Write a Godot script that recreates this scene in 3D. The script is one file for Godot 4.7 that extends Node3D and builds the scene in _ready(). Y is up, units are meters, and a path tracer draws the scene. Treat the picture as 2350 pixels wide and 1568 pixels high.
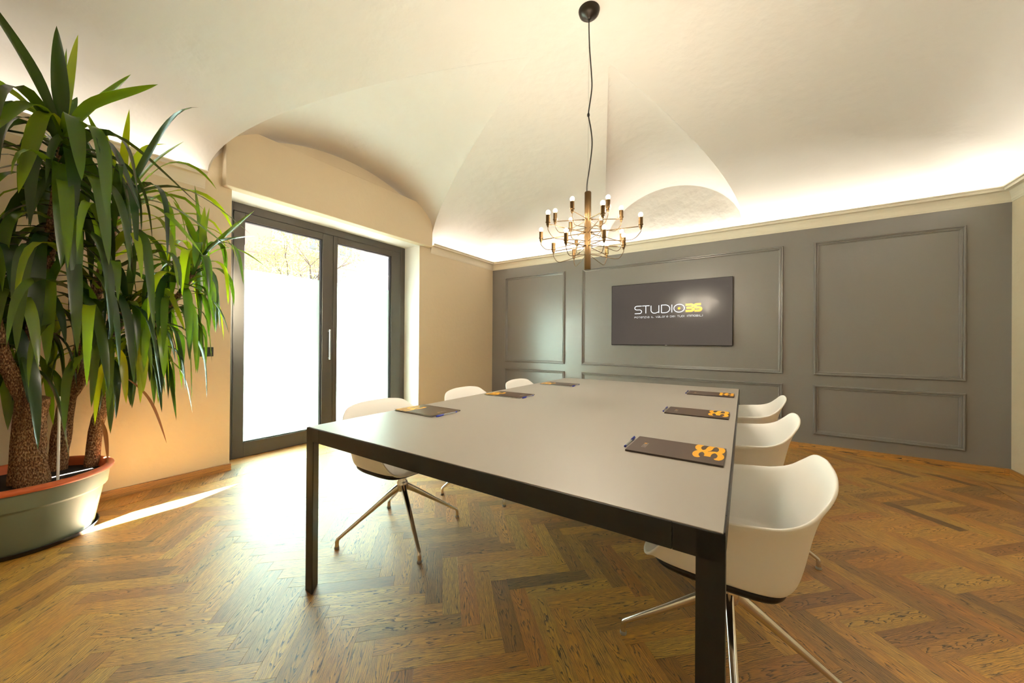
extends Node3D
# A meeting room under a lunette vault: y up, metres. Back wall z = 0, window wall x = 0.
const W := 5.64
const D := 5.62
const SPRING := 2.5
const RISE := 0.78
var M := {}
var eye := Vector3(3.7611, 1.1282, 4.983)
var eye_basis: Basis


func _ready() -> void:
	# ---------- camera
	var cam := Camera3D.new()
	cam.name = "camera"
	var yaw := deg_to_rad(33.8817)
	var pitch := deg_to_rad(0.1492)
	var roll := deg_to_rad(0.4064)
	var fw := Vector3(-sin(yaw) * cos(pitch), sin(pitch), -cos(yaw) * cos(pitch))
	var rt := Vector3(cos(yaw), 0, -sin(yaw))
	var up := rt.cross(fw)
	var r2 := rt * cos(roll) + up * sin(roll)
	eye_basis = Basis(r2, r2.cross(fw), -fw)
	cam.transform = Transform3D(eye_basis, eye)
	cam.fov = rad_to_deg(2.0 * atan(784.0 / 816.675))
	cam.current = true
	add_child(cam)
	# ---------- sky, sun, exposure
	var env := Environment.new()
	var sky := Sky.new()
	var sm := ProceduralSkyMaterial.new()
	sm.sky_top_color = Color(0.50, 0.68, 0.92)
	sm.sky_horizon_color = Color(0.90, 0.94, 0.97)
	sm.ground_horizon_color = Color(0.75, 0.74, 0.70)
	sm.ground_bottom_color = Color(0.45, 0.43, 0.40)
	sm.sky_energy_multiplier = 0.95
	sky.sky_material = sm
	env.background_mode = Environment.BG_SKY
	env.sky = sky
	env.tonemap_mode = Environment.TONE_MAPPER_LINEAR
	env.tonemap_exposure = 1.66
	env.sdfgi_enabled = true
	env.ssao_enabled = true
	env.ssil_enabled = true
	var we := WorldEnvironment.new()
	we.name = "world"
	we.environment = env
	add_child(we)
	var sun := DirectionalLight3D.new()
	sun.name = "sun"
	sun.light_energy = 190.0
	sun.light_color = Color(1.0, 0.99, 0.96)
	sun.light_angular_distance = 0.5
	sun.sky_mode = DirectionalLight3D.SKY_MODE_LIGHT_ONLY
	sun.shadow_enabled = true
	var to := Vector3(0.37, -0.90, 0.93).normalized()
	sun.transform = Transform3D(Basis.looking_at(to, Vector3.UP), Vector3(-6, 8, -6))
	add_child(sun)
	# ---------- the cove strips behind the cornice (energy of one side)
	cove_strip(Vector3(0.035, 2.486, 0.75), 1.36, 0.0, 0.35, "hidden cove light strip behind the cornice between the glass door and the grey wall")
	cove_strip(Vector3(0.035, 2.486, 4.77), 1.56, 0.0, 0.32, "hidden cove light strip behind the cornice above the potted yucca")
	cove_strip(Vector3(W / 2, 2.486, 0.035), 5.5, 90.0, 1.5, "long hidden cove light strip behind the cornice of the grey panelled wall")
	cove_strip(Vector3(W - 0.035, 2.486, D / 2), 5.4, 180.0, 1.15, "hidden cove light strip behind the cornice of the plain cream wall")
	materials()
	# ---------- the setting
	floor_and_border()
	ceiling()
	walls()
	cornices_and_baseboards()
	door()
	outside()
	# ---------- things
	table()
	for c in [
		[2.045, 3.586, 90.0, -24.9, "white shell swivel chair seen from behind near the yucca, first in the window-side row"],
		[2.06, 2.79, 90.0, -32.0, "white shell swivel chair in the middle of the window-side row"],
		[2.06, 1.98, 90.0, 30.0, "white shell swivel chair on the window side of the table nearest the grey wall"],
		[3.70, 3.545, -90.0, 7.0, "large white shell swivel chair beside the black front table leg, seen from above"],
		[3.70, 2.645, -90.0, 2.0, "white shell swivel chair in the middle of the row facing the window"],
		[3.70, 1.83, -90.0, 40.0, "white shell swivel chair facing the window at the table end nearest the grey wall"],
	]:
		chair(Vector3(c[0], 0, c[1]), c[2], c[3], c[4])
	folders()
	television()
	chandelier()
	plant()
	light_switch()


# ------------------------------------------------------------------ helpers
func srgb(r: float, g: float, b: float) -> Color:
	return Color(r / 255.0, g / 255.0, b / 255.0)


func mat(called: String, c: Color, rough: float, metal := 0.0, spec := 0.5) -> StandardMaterial3D:
	var m := StandardMaterial3D.new()
	m.resource_name = called
	m.albedo_color = c
	m.roughness = rough
	m.metallic = metal
	m.metallic_specular = spec
	M[called] = m
	return m


func bump(m: StandardMaterial3D, freq: float, scale: float, depth: float, s := 1, octaves := 4) -> void:
	var n := FastNoiseLite.new()
	n.seed = s
	n.frequency = freq
	n.fractal_octaves = octaves
	var t := NoiseTexture2D.new()
	t.width = 512
	t.height = 512
	t.seamless = true
	t.noise = n
	m.heightmap_enabled = true
	m.heightmap_texture = t
	m.heightmap_scale = depth
	m.uv1_triplanar = true
	m.uv1_world_triplanar = true
	m.uv1_scale = Vector3.ONE * scale


func begin() -> SurfaceTool:
	var st := SurfaceTool.new()
	st.begin(Mesh.PRIMITIVE_TRIANGLES)
	st.set_smooth_group(-1)
	return st


func done(st: SurfaceTool) -> ArrayMesh:
	st.generate_normals()
	st.index()
	return st.commit()


func obj(called: String, mesh: Mesh, m: Material, parent: Node3D = self) -> MeshInstance3D:
	var o := MeshInstance3D.new()
	o.name = numbered(called) if parent == self else called
	o.mesh = mesh
	o.material_override = m
	o.cast_shadow = GeometryInstance3D.SHADOW_CASTING_SETTING_ON
	parent.add_child(o, true)
	return o


func numbered(called: String) -> String:
	if not has_node(NodePath(called)):
		return called
	var k := 1
	while has_node(NodePath("%s_%03d" % [called, k])):
		k += 1
	return "%s_%03d" % [called, k]


func tag(o: Node3D, label: String, category: String, group := "") -> Node3D:
	o.set_meta("label", label)
	o.set_meta("category", category)
	if group:
		o.set_meta("group", group)
	return o


func thing(called: String, label: String, category: String, at: Vector3, group := "") -> Node3D:
	var o := Node3D.new()
	o.name = numbered(called)
	add_child(o)
	o.position = at
	return tag(o, label, category, group)


func structure(called: String, label: String, category: String) -> Node3D:
	var o := thing(called, label, category, Vector3.ZERO)
	o.set_meta("kind", "structure")
	return o


func tri(st: SurfaceTool, a: Vector3, b: Vector3, c: Vector3) -> void:   # counter-clockwise seen from outside
	st.add_vertex(a)
	st.add_vertex(c)
	st.add_vertex(b)


func quad(st: SurfaceTool, a: Vector3, b: Vector3, c: Vector3, d: Vector3) -> void:
	tri(st, a, b, c)
	tri(st, a, c, d)


func fan(st: SurfaceTool, ring: Array, flip := false) -> void:
	for i in range(1, ring.size() - 1):
		if flip:
			tri(st, ring[0], ring[i + 1], ring[i])
		else:
			tri(st, ring[0], ring[i], ring[i + 1])


# rows of points; rows advance, columns turn counter-clockwise seen against the row direction -> faces outward
func grid(st: SurfaceTool, rows: Array, closed := true, flip := false) -> void:
	for i in range(rows.size() - 1):
		var a: Array = rows[i]
		var b: Array = rows[i + 1]
		var n: int = a.size()
		for j in range(n if closed else n - 1):
			var k := (j + 1) % n
			if flip:
				quad(st, a[j], b[j], b[k], a[k])
			else:
				quad(st, a[j], a[k], b[k], b[j])


func box(st: SurfaceTool, lo: Vector3, hi: Vector3, bev := 0.0) -> void:
	var c := (lo + hi) / 2
	var h := (hi - lo) / 2
	var b := minf(bev, minf(h.x, minf(h.y, h.z)) * 0.9)
	for ax in 3:
		var u := (ax + 1) % 3
		var v := (ax + 2) % 3
		for s in [-1.0, 1.0]:
			var p := []
			for k in [[-1, -1], [1, -1], [1, 1], [-1, 1]]:
				var q := Vector3.ZERO
				q[ax] = s * h[ax]
				q[u] = k[0] * (h[u] - b)
				q[v] = k[1] * (h[v] - b)
				p.append(c + q)
			if s > 0:
				quad(st, p[0], p[1], p[2], p[3])
			else:
				quad(st, p[3], p[2], p[1], p[0])
		if b > 0.0:
			for su in [-1.0, 1.0]:
				for sv in [-1.0, 1.0]:
					var e := []
					for k in [[-1, 0], [1, 0], [1, 1], [-1, 1]]:
						var q := Vector3.ZERO
						q[ax] = k[0] * (h[ax] - b)
						q[u] = su * (h[u] - (b if k[1] == 1 else 0.0))
						q[v] = sv * (h[v] - (0.0 if k[1] == 1 else b))
						e.append(c + q)
					if su * sv > 0:
						quad(st, e[3], e[2], e[1], e[0])
					else:
						quad(st, e[0], e[1], e[2], e[3])
	if b > 0.0:
		for sx in [-1.0, 1.0]:
			for sy in [-1.0, 1.0]:
				for sz in [-1.0, 1.0]:
					var x := c + Vector3(sx * h.x, sy * (h.y - b), sz * (h.z - b))
					var y := c + Vector3(sx * (h.x - b), sy * h.y, sz * (h.z - b))
					var z := c + Vector3(sx * (h.x - b), sy * (h.y - b), sz * h.z)
					if sx * sy * sz > 0:
						tri(st, x, y, z)
					else:
						tri(st, x, z, y)


func boxes(called: String, m: Material, parent: Node3D, list: Array, bev := 0.0) -> MeshInstance3D:
	var st := begin()
	for k in list:
		box(st, k[0], k[1], bev)
	return obj(called, done(st), m, parent)


# a tube along points, radius a number or an array
func tube(st: SurfaceTool, pts: Array, radius, seg := 10, caps := true, squash := 1.0, side := Vector3.ZERO) -> void:
	var rows := []
	var n := pts.size()
	var ref := Vector3.ZERO
	for i in n:
		var t: Vector3 = (pts[mini(i + 1, n - 1)] - pts[maxi(i - 1, 0)]).normalized()
		if i == 0:
			ref = side if side != Vector3.ZERO else (Vector3.UP if absf(t.y) < 0.9 else Vector3.RIGHT)
		var u := (ref - t * ref.dot(t)).normalized()
		var v := t.cross(u)
		ref = u
		var r: float = radius[i] if radius is Array else radius
		var row := []
		for j in seg:
			var a := TAU * j / seg
			row.append(pts[i] + u * cos(a) * r + v * sin(a) * r * squash)
		rows.append(row)
	st.set_smooth_group(1)
	grid(st, rows)
	st.set_smooth_group(-1)
	if caps:
		fan(st, rows[0], true)
		fan(st, rows[n - 1])


# profile of (radius, height) turned round the y axis; heights going up give outward faces
func lathe(st: SurfaceTool, prof: Array, seg := 24, at := Vector3.ZERO, smooth := 1) -> void:
	var rows := []
	for p in prof:
		var row := []
		for j in seg:
			var a := -TAU * j / seg
			row.append(at + Vector3(cos(a) * p.x, p.y, sin(a) * p.x))
		rows.append(row)
	st.set_smooth_group(smooth)
	grid(st, rows)
	st.set_smooth_group(-1)


# closed profile (x, y), counter-clockwise, swept from a to b with axes ex, ey (ex cross ey = a to b reversed)
func prism(st: SurfaceTool, poly: Array, a: Vector3, b: Vector3, ex: Vector3, ey: Vector3) -> void:
	var r0 := []
	var r1 := []
	for p in poly:
		r0.append(a + ex * p.x + ey * p.y)
		r1.append(b + ex * p.x + ey * p.y)
	var out := ex.cross(ey).dot(b - a) > 0.0
	for i in poly.size():
		var k := (i + 1) % poly.size()
		if out:
			quad(st, r0[i], r0[k], r1[k], r1[i])
		else:
			quad(st, r0[k], r0[i], r1[i], r1[k])
	var pl := PackedVector2Array()
	for p in poly:
		pl.append(p)
	var ix := Geometry2D.triangulate_polygon(pl)
	for t in range(0, ix.size(), 3):
		var nrm: Vector3 = (r0[ix[t + 1]] - r0[ix[t]]).cross(r0[ix[t + 2]] - r0[ix[t]])
		var same := nrm.dot(b - a) < 0.0
		if same:
			tri(st, r0[ix[t]], r0[ix[t + 1]], r0[ix[t + 2]])
			tri(st, r1[ix[t]], r1[ix[t + 2]], r1[ix[t + 1]])
		else:
			tri(st, r0[ix[t]], r0[ix[t + 2]], r0[ix[t + 1]])
			tri(st, r1[ix[t]], r1[ix[t + 1]], r1[ix[t + 2]])


func cat(p: Array, per: int, closed := false) -> Array:   # Catmull-Rom through vectors
	var n := p.size()
	var out := []
	for i in range(n if closed else n - 1):
		var a = p[(i - 1 + n) % n] if closed else p[maxi(i - 1, 0)]
		var b = p[i]
		var c = p[(i + 1) % n]
		var d = p[(i + 2) % n] if closed else p[mini(i + 2, n - 1)]
		for k in per:
			var t := float(k) / per
			out.append(0.5 * (2.0 * b + (c - a) * t + (2.0 * a - 5.0 * b + 4.0 * c - d) * t * t + (3.0 * b - a - 3.0 * c + d) * t * t * t))
	if not closed:
		out.append(p[n - 1])
	return out


# ------------------------------------------------------------------ materials
func materials() -> void:
	var w := mat("cream wall paint", srgb(214, 197, 168), 0.6)
	bump(w, 0.02, 1.3, 0.12, 3)
	w = mat("vault plaster", srgb(203, 196, 188), 0.75)
	bump(w, 0.012, 0.6, 0.7, 7, 5)
	w = mat("cornice paint", srgb(226, 217, 198), 0.6)
	w = mat("white reveal paint", srgb(236, 236, 228), 0.6)
	w = mat("grey wall paint", srgb(124, 120, 117), 0.30, 0.0, 0.72)
	bump(w, 0.03, 1.6, 0.05, 11)
	mat("anthracite frame", srgb(78, 72, 64), 0.42, 0.25)
	mat("dark gasket", srgb(22, 22, 22), 0.6)
	mat("brushed handle", srgb(200, 200, 200), 0.3, 1.0)
	mat("black table frame", srgb(26, 27, 29), 0.42, 0.0, 0.45)
	var tt := mat("greige table top", srgb(166, 159, 151), 0.40)
	tt.metallic_specular = 0.5
	mat("white chair shell", srgb(250, 248, 244), 0.42)
	mat("black plastic", srgb(18, 18, 18), 0.5)
	mat("polished aluminium", srgb(226, 224, 222), 0.13, 1.0)
	mat("grey glide", srgb(150, 146, 140), 0.5)
	mat("brass", srgb(104, 82, 54), 0.28, 1.0)
	mat("bronze canopy", srgb(44, 36, 28), 0.35, 0.6)
	mat("black cord", srgb(20, 18, 16), 0.6)
	mat("steel cable", srgb(170, 168, 160), 0.4, 1.0)
	mat("television case", srgb(16, 15, 14), 0.3)
	var b := mat("lamp glass", srgb(255, 244, 225), 0.4)
	b.emission_enabled = true
	b.emission = Color(1.0, 0.86, 0.62)
	b.emission_energy_multiplier = 5.0
	b = mat("led strip", srgb(255, 250, 235), 0.5)
	b.emission_enabled = true
	b.emission = Color(1.0, 0.995, 0.965)
	b.emission_energy_multiplier = 3.0
	var f := mat("frosted film", Color(0.95, 1.0, 0.98, 0.97), 0.9)
	f.transparency = BaseMaterial3D.TRANSPARENCY_ALPHA
	f.backlight_enabled = true
	f.backlight = Color(0.93, 1.0, 0.985)
	var g := mat("clear glass", Color(1, 1, 1, 0.003), 0.02)
	g.transparency = BaseMaterial3D.TRANSPARENCY_ALPHA
	mat("terracotta", srgb(190, 92, 48), 0.6)
	mat("sage pot", srgb(118, 126, 104), 0.6)
	mat("black saucer", srgb(24, 24, 26), 0.35)
	var so := mat("potting soil", srgb(40, 28, 18), 0.95)
	bump(so, 0.08, 8.0, 1.2, 5)
	var bk := mat("yucca bark", srgb(176, 136, 94), 0.9)
	bump(bk, 0.05, 5.0, 2.0, 9, 5)
	bk.uv1_scale = Vector3(9.0, 3.2, 9.0)
	bk.heightmap_scale = 2.6
	var bn := FastNoiseLite.new()
	bn.seed = 31
	bn.frequency = 0.03
	bn.fractal_octaves = 5
	var br := Gradient.new()
	br.offsets = PackedFloat32Array([0.0, 0.42, 0.55, 0.75, 1.0])
	br.colors = PackedColorArray([srgb(70, 42, 22), srgb(128, 82, 46), srgb(188, 132, 82), srgb(208, 168, 124), srgb(226, 204, 172)])
	var bt := NoiseTexture2D.new()
	bt.width = 512
	bt.height = 512
	bt.seamless = true
	bt.noise = bn
	bt.color_ramp = br
	bk.albedo_color = Color.WHITE
	bk.albedo_texture = bt
	bk = mat("green cane", srgb(110, 112, 62), 0.7)
	bump(bk, 0.05, 8.0, 0.8, 9)
	for i in 4:
		var lf := mat("yucca leaf %d" % i, [srgb(33, 54, 20), srgb(44, 70, 22), srgb(24, 44, 22), srgb(64, 88, 26)][i], 0.26)
		lf.backlight_enabled = true
		lf.backlight = [Color(0.34, 0.44, 0.06), Color(0.56, 0.68, 0.08), Color(0.24, 0.34, 0.06), Color(0.80, 0.86, 0.10)][i]
	mat("dry leaf", srgb(150, 92, 40), 0.7)
	mat("asphalt", srgb(50, 49, 47), 0.9)
	mat("pale facade", srgb(138, 139, 138), 0.9)
	mat("red facade", srgb(146, 126, 120), 0.9)
	mat("facade window", srgb(110, 118, 124), 0.15)
	mat("street bark", srgb(40, 33, 29), 0.9)
	for i in 3:
		var lf := mat("street leaf %d" % i, [srgb(150, 158, 84), srgb(172, 150, 84), srgb(116, 136, 80)][i], 0.8)
		lf.backlight_enabled = true
		lf.backlight = Color(0.36, 0.34, 0.14)
	mat("pen blue", srgb(20, 40, 160), 0.3)
	mat("pen ink", srgb(20, 20, 40), 0.4)
	var pc := mat("pen clear", Color(0.95, 0.97, 1.0, 0.3), 0.08)
	pc.transparency = BaseMaterial3D.TRANSPARENCY_ALPHA
	mat("folder board", srgb(62, 52, 46), 0.5)
	mat("paper", srgb(235, 235, 230), 0.8)
	mat("switch plate", srgb(26, 25, 24), 0.35)
	mat("floor joint", srgb(34, 22, 12), 0.9)
	wood_textures()


func wood_textures() -> void:   # an atlas of 2 x 7 oak boards, grain along x, and a map of the open pores
	var bw := 1024
	var bh := 192
	var cols := 2
	var rowsn := 7
	var tw := bw * cols
	var th := bh * rowsn
	var rgb := PackedByteArray()
	rgb.resize(tw * th * 3)
	var por := PackedByteArray()
	por.resize(tw * th)
	var rng := RandomNumberGenerator.new()
	rng.seed = 77
	for k in cols * rowsn:
		var ox := (k % cols) * bw
		var oy := int(k / cols) * bh
		var warp := FastNoiseLite.new()
		warp.seed = 100 + k
		warp.frequency = 0.011
		warp.fractal_octaves = 3
		var wi := warp.get_image(bw / 8, bh, false, false, false).get_data()
		var fine := FastNoiseLite.new()
		fine.seed = 300 + k
		fine.frequency = 0.09
		fine.fractal_octaves = 3
		var fi := fine.get_image(bw / 16, bh * 2, false, false, false).get_data()
		var slow := FastNoiseLite.new()
		slow.seed = 500 + k
		slow.frequency = 0.02
		var si := slow.get_image(bw / 4, bh, false, false, false).get_data()
		var cathedral := k % 3 == 0 or k % 7 == 4
		var freq := rng.randf_range(8.0, 14.0) if not cathedral else rng.randf_range(6.0, 9.0)
		var yc := rng.randf_range(0.25, 0.75)
		var along := rng.randf_range(2.5, 5.0) * (1.0 if rng.randf() < 0.5 else -1.0)
		var tilt := rng.randf_range(-1.6, 1.6)
		var amp := rng.randf_range(1.2, 2.2) if cathedral else rng.randf_range(0.5, 1.5)
		var strong := rng.randf_range(0.65, 1.0)
		var hue := rng.randf_range(-0.04, 0.04)
		for y in bh:
			var v := float(y) / bh
			var dv := v - yc
			for x in bw:
				var u := float(x) / bw
				var wv: float = (wi[y * (bw / 8) + (x >> 3)] - 128) / 128.0
				var r: float
				if cathedral:
					r = dv * dv * freq * 3.2 + u * along + wv * amp
				else:
					r = v * freq + u * tilt + wv * amp
				var sv: float = si[y * (bw / 4) + (x >> 2)] / 255.0
				r += (sv - 0.5) * 0.7
				var fr := r - floorf(r)
				var fv: float = fi[int(y * 2) * (bw / 16) + (x >> 4)] / 255.0
				# early wood rings are open and dark: a sharp edge, then a fade
				var ring := clampf(1.15 - fr * 3.0, 0.0, 1.0)
				ring = ring * ring * clampf((fv - 0.10) * 3.0, 0.25, 1.0) * strong
				var pore := clampf((fv - 0.58) * 6.0, 0.0, 1.0) * 0.30
				var dark := clampf(ring + pore * (1.0 - ring), 0.0, 1.0)
				var tone := 0.84 + 0.24 * sv + 0.12 * (fr - 0.5)
				var at := ((oy + y) * tw + ox + x)
				rgb[at * 3] = int(clampf(lerpf(204.0 * tone, 40.0, dark), 0, 255))
				rgb[at * 3 + 1] = int(clampf(lerpf((150.0 + hue * 200.0) * tone, 24.0, dark), 0, 255))
				rgb[at * 3 + 2] = int(clampf(lerpf((54.0 + hue * 200.0) * tone, 8.0, dark), 0, 255))
				por[at] = int(clampf(150.0 + 105.0 * dark, 0, 255))
	var m := mat("oak boards", Color.WHITE, 0.74, 0.0, 0.65)
	m.clearcoat_enabled = true
	m.clearcoat = 1.0
	m.clearcoat_roughness = 0.56
	m.albedo_texture = ImageTexture.create_from_image(Image.create_from_data(tw, th, false, Image.FORMAT_RGB8, rgb))
	m.roughness_texture = ImageTexture.create_from_image(Image.create_from_data(tw, th, false, Image.FORMAT_L8, por))
	m.vertex_color_use_as_albedo = true


# one board cut to a polygon in the plan (x, z); dir runs along the grain
func board(st: SurfaceTool, poly: PackedVector2Array, origin: Vector2, dir: Vector2, length: float, width: float, pick: int, tint: Color, top: float, thick: float) -> void:
	var across := Vector2(-dir.y, dir.x)
	var flip := pick % 2 == 1
	var col := pick % 2
	var row := int(pick / 2) % 7
	var c := Vector2.ZERO
	for p in poly:
		c += p
	c /= poly.size()
	var inner := []
	var outer := []
	var low := []
	var uvs := []
	for p in poly:
		var q: Vector2 = c + (p - c) * (1.0 - 0.0012 / maxf((p - c).length(), 0.01))
		var q2: Vector2 = c + (p - c) * (1.0 - 0.0003 / maxf((p - c).length(), 0.01))
		inner.append(Vector3(q.x, top, q.y))
		outer.append(Vector3(q2.x, top - 0.0005, q2.y))
		low.append(Vector3(q2.x, top - thick, q2.y))
		var uu := clampf((p - origin).dot(dir) / length, 0.0, 1.0)
		var vv := clampf((p - origin).dot(across) / width, 0.0, 1.0)
		if flip:
			uu = 1.0 - uu
		uvs.append(Vector2((col + lerpf(0.003, 0.997, uu)) / 2.0, (row + lerpf(0.01, 0.99, vv)) / 7.0))
	var n := poly.size()
	st.set_color(tint)
	# the plan polygon may wind either way: make it counter-clockwise seen from above
	var area := 0.0
	for i in n:
		area += poly[i].cross(poly[(i + 1) % n])
	var order := range(n)
	if area > 0.0:
		order.reverse()
	for i in range(1, n - 1):
		for j in [order[0], order[i + 1], order[i]]:
			st.set_uv(uvs[j])
			st.add_vertex(inner[j])
	for i in n:
		var a: int = order[i]
		var b: int = order[(i + 1) % n]
		for ring in [[outer, inner], [low, outer]]:
			for t in [[ring[0][a], ring[0][b], ring[1][b], a, b, b], [ring[0][a], ring[1][b], ring[1][a], a, b, a]]:
				for k in [0, 2, 1]:
					st.set_uv(uvs[t[3 + k]])
					st.add_vertex(t[k])


# ------------------------------------------------------------------ floor
func floor_and_border() -> void:
	var f := structure("floor", "brown oak herringbone parquet floor with plank borders along the walls", "floor")
	boxes("subfloor", M["floor joint"], f, [[Vector3(-0.46, -0.2, -0.2), Vector3(W + 0.3, -0.006, D + 0.3)]])
	var rng := RandomNumberGenerator.new()
	rng.seed = 5
	var list := []
	var wd := 0.0745
	var ln := 0.397
	var u0 := -0.630
	var v0 := 4.4385
	var rect := PackedVector2Array([Vector2(0.22, 0.33), Vector2(5.37, 0.33), Vector2(5.37, 5.38), Vector2(0.22, 5.38)])
	var s := sqrt(0.5)
	var to_plan := func(u: float, v: float) -> Vector2: return Vector2((u + v) * s, (v - u) * s)
	var du := Vector2(s, -s)
	var dv := Vector2(s, s)
	for m in range(-14, 15):
		for k in range(-60, 61):
			for lying in [true, false]:
				var u := u0 + k * wd + m * ln + (0.0 if lying else ln)
				var v := v0 + k * wd - m * ln + (0.0 if lying else wd - ln)
				var a := ln if lying else wd
				var b := wd if lying else ln
				var poly := PackedVector2Array([to_plan.call(u, v), to_plan.call(u + a, v), to_plan.call(u + a, v + b), to_plan.call(u, v + b)])
				for cut in Geometry2D.intersect_polygons(poly, rect):
					if lying:
						list.append([cut, to_plan.call(u, v), du, ln, wd])
					else:
						list.append([cut, to_plan.call(u + wd, v), dv, ln, wd])
	# borders: boards laid askew between the field and the walls
	for side in [[Vector2(0.0, 0.0), Vector2(W, 0.326)], [Vector2(5.374, 0.33), Vector2(W, D)], [Vector2(0.0, 0.33), Vector2(0.216, D)], [Vector2(0.22, 5.384), Vector2(5.37, D)]]:
		var lo: Vector2 = side[0]
		var hi: Vector2 = side[1]
		var strip := PackedVector2Array([lo, Vector2(hi.x, lo.y), hi, Vector2(lo.x, hi.y)])
		for k in range(-8, 130):
			var o := Vector2(lo.x, lo.y) + (Vector2(1, 0) if hi.x - lo.x > 1.0 else Vector2(0, 1)) * (k * 0.112)
			var d := Vector2(0.76, 0.65) if hi.x - lo.x > 1.0 else Vector2(0.9, 0.44)
			var ac := Vector2(-d.y, d.x)
			var start := o - d * 0.12
			var wdt := 0.112 * absf(ac.dot(Vector2(1, 0) if hi.x - lo.x > 1.0 else Vector2(0, 1))) - 0.0004
			var poly := PackedVector2Array([start, start + d * 0.7, start + d * 0.7 + ac * wdt, start + ac * wdt])
			for cut in Geometry2D.intersect_polygons(poly, strip):
				list.append([cut, start, d, 0.7, wdt])
	# threshold boards in the door recess, running along the wall
	for k in 3:
		for j in 3:
			var x0 := -0.36 + k * 0.12
			var z0 := 1.66 + j * 0.706
			list.append([PackedVector2Array([Vector2(x0, z0), Vector2(x0 + 0.119, z0), Vector2(x0 + 0.119, z0 + 0.705), Vector2(x0, z0 + 0.705)]), Vector2(x0 + 0.119, z0), Vector2(0, 1), 0.706, 0.119])
	# how large each shows decides which become parts of their own
	var order := []
	var inv := Transform3D(eye_basis, eye).affine_inverse()
	for i in list.size():
		var p: PackedVector2Array = list[i][0]
		var c := Vector2.ZERO
		var area := 0.0
		for j in p.size():
			c += p[j]
			area += p[j].cross(p[(j + 1) % p.size()]) / 2.0
		c /= p.size()
		var q: Vector3 = inv * Vector3(c.x, 0, c.y)
		var seen := 0.0
		if q.z < -0.2 and absf(q.x) < -q.z * 1.5 and absf(q.y) < -q.z * 1.0:
			seen = absf(area) / (q.z * q.z * -q.z)
		order.append([seen, i])
	order.sort_custom(func(a, b): return a[0] > b[0])
	var rest := begin()
	for n in order.size():
		var e: Array = list[order[n][1]]
		var g := rng.randf_range(0.48, 1.20)
		if rng.randf() < 0.12:
			g *= 0.62
		var warm := rng.randf_range(0.92, 1.08)
		var tint := Color(1.16 * g, 1.02 * g / warm, 0.84 * g / (warm * warm))
		var st := begin() if n < 300 else rest
		board(st, e[0], e[1], e[2], e[3], e[4], rng.randi() % 14, tint, rng.randf_range(-0.0001, 0.0001), 0.012)
		if n < 300:
			obj("plank", done(st), M["oak boards"], f)
	var o := obj("far_planks", done(rest), M["oak boards"], f)
	o.set_meta("kind", "stuff")


# ------------------------------------------------------------------ vault
func quarter(d: float) -> float:
	var t := 1.0 - clampf(d / 2.81, 0.0, 1.0)
	return maxf(sqrt(maxf(1.0 - t * t, 0.0)), 0.004)


func vault(x: float, z: float) -> float:
	var a := quarter(minf(x, W - x))
	var b := quarter(minf(z, D - z))
	return SPRING + RISE / sqrt(1.0 / (a * a) + 1.0 / (b * b) - 1.0)


# a lunette: d inward from its wall, e along the wall from its middle
func lunette(which: int, d: float, e: float) -> float:
	var half: float = [1.25, 0.84][which]
	var deep: float = [2.39, 2.33][which]
	var peak: float = [3.15, 3.17][which]
	var w := half * (1.0 - d / deep)
	if w < 0.002:
		return lun_main(which, d, e)
	var t := clampf(e / w, -1.0, 1.0)
	var g0 := lun_main(which, d, -w)
	var g1 := lun_main(which, d, w)
	var foot := lerpf(g0, g1, t * 0.5 + 0.5)
	var top := lun_main(which, deep, 0.0)
	var s := d / deep
	var crown := lerpf(peak, top, s) + 0.10 * s * (1.0 - s)
	return foot + maxf(crown - (g0 + g1) * 0.5, 0.0) * pow(1.0 - t * t, 0.55)


func lun_main(which: int, d: float, e: float) -> float:
	return vault(d, 2.70 + e) if which == 0 else vault(2.85 + e, d)


func ceiling_height(region: int, x: float, z: float) -> float:
	if region == 1:
		return lunette(0, x, z - 2.70)
	if region == 2:
		return lunette(1, z, x - 2.85)
	return vault(x, z)


func ceiling() -> void:
	var c := structure("ceiling", "cream plaster vault with two pointed lunettes rising from the walls", "ceiling")
	var st := begin()
	var tris := [PackedVector2Array([Vector2(0, 1.45), Vector2(2.39, 2.70), Vector2(0, 3.95)]), PackedVector2Array([Vector2(2.01, 0), Vector2(3.69, 0), Vector2(2.85, 2.33)])]
	var nx := 130
	var nz := 130
	var xs := []
	var zs := []
	for i in nx + 1:
		var t := float(i) / nx
		xs.append(W * (0.5 - 0.5 * cos(PI * t)) * 0.65 + W * t * 0.35)
		zs.append(D * (0.5 - 0.5 * cos(PI * t)) * 0.65 + D * t * 0.35)
	for i in nx:
		for j in nz:
			var cell := PackedVector2Array([Vector2(xs[i], zs[j]), Vector2(xs[i + 1], zs[j]), Vector2(xs[i + 1], zs[j + 1]), Vector2(xs[i], zs[j + 1])])
			var rest := [cell]
			for k in 2:
				for part in Geometry2D.intersect_polygons(cell, tris[k]):
					vault_patch(st, part, k + 1)
				var next := []
				for part in rest:
					next.append_array(Geometry2D.clip_polygons(part, tris[k]))
				rest = next
			for part in rest:
				vault_patch(st, part, 0)
	st.index()
	obj("vault", st.commit(), M["vault plaster"], c)
	boxes("roof_slab", M["cornice paint"], c, [[Vector3(-0.46, 3.45, -0.3), Vector3(W + 0.3, 3.7, D + 0.3)]])


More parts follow.
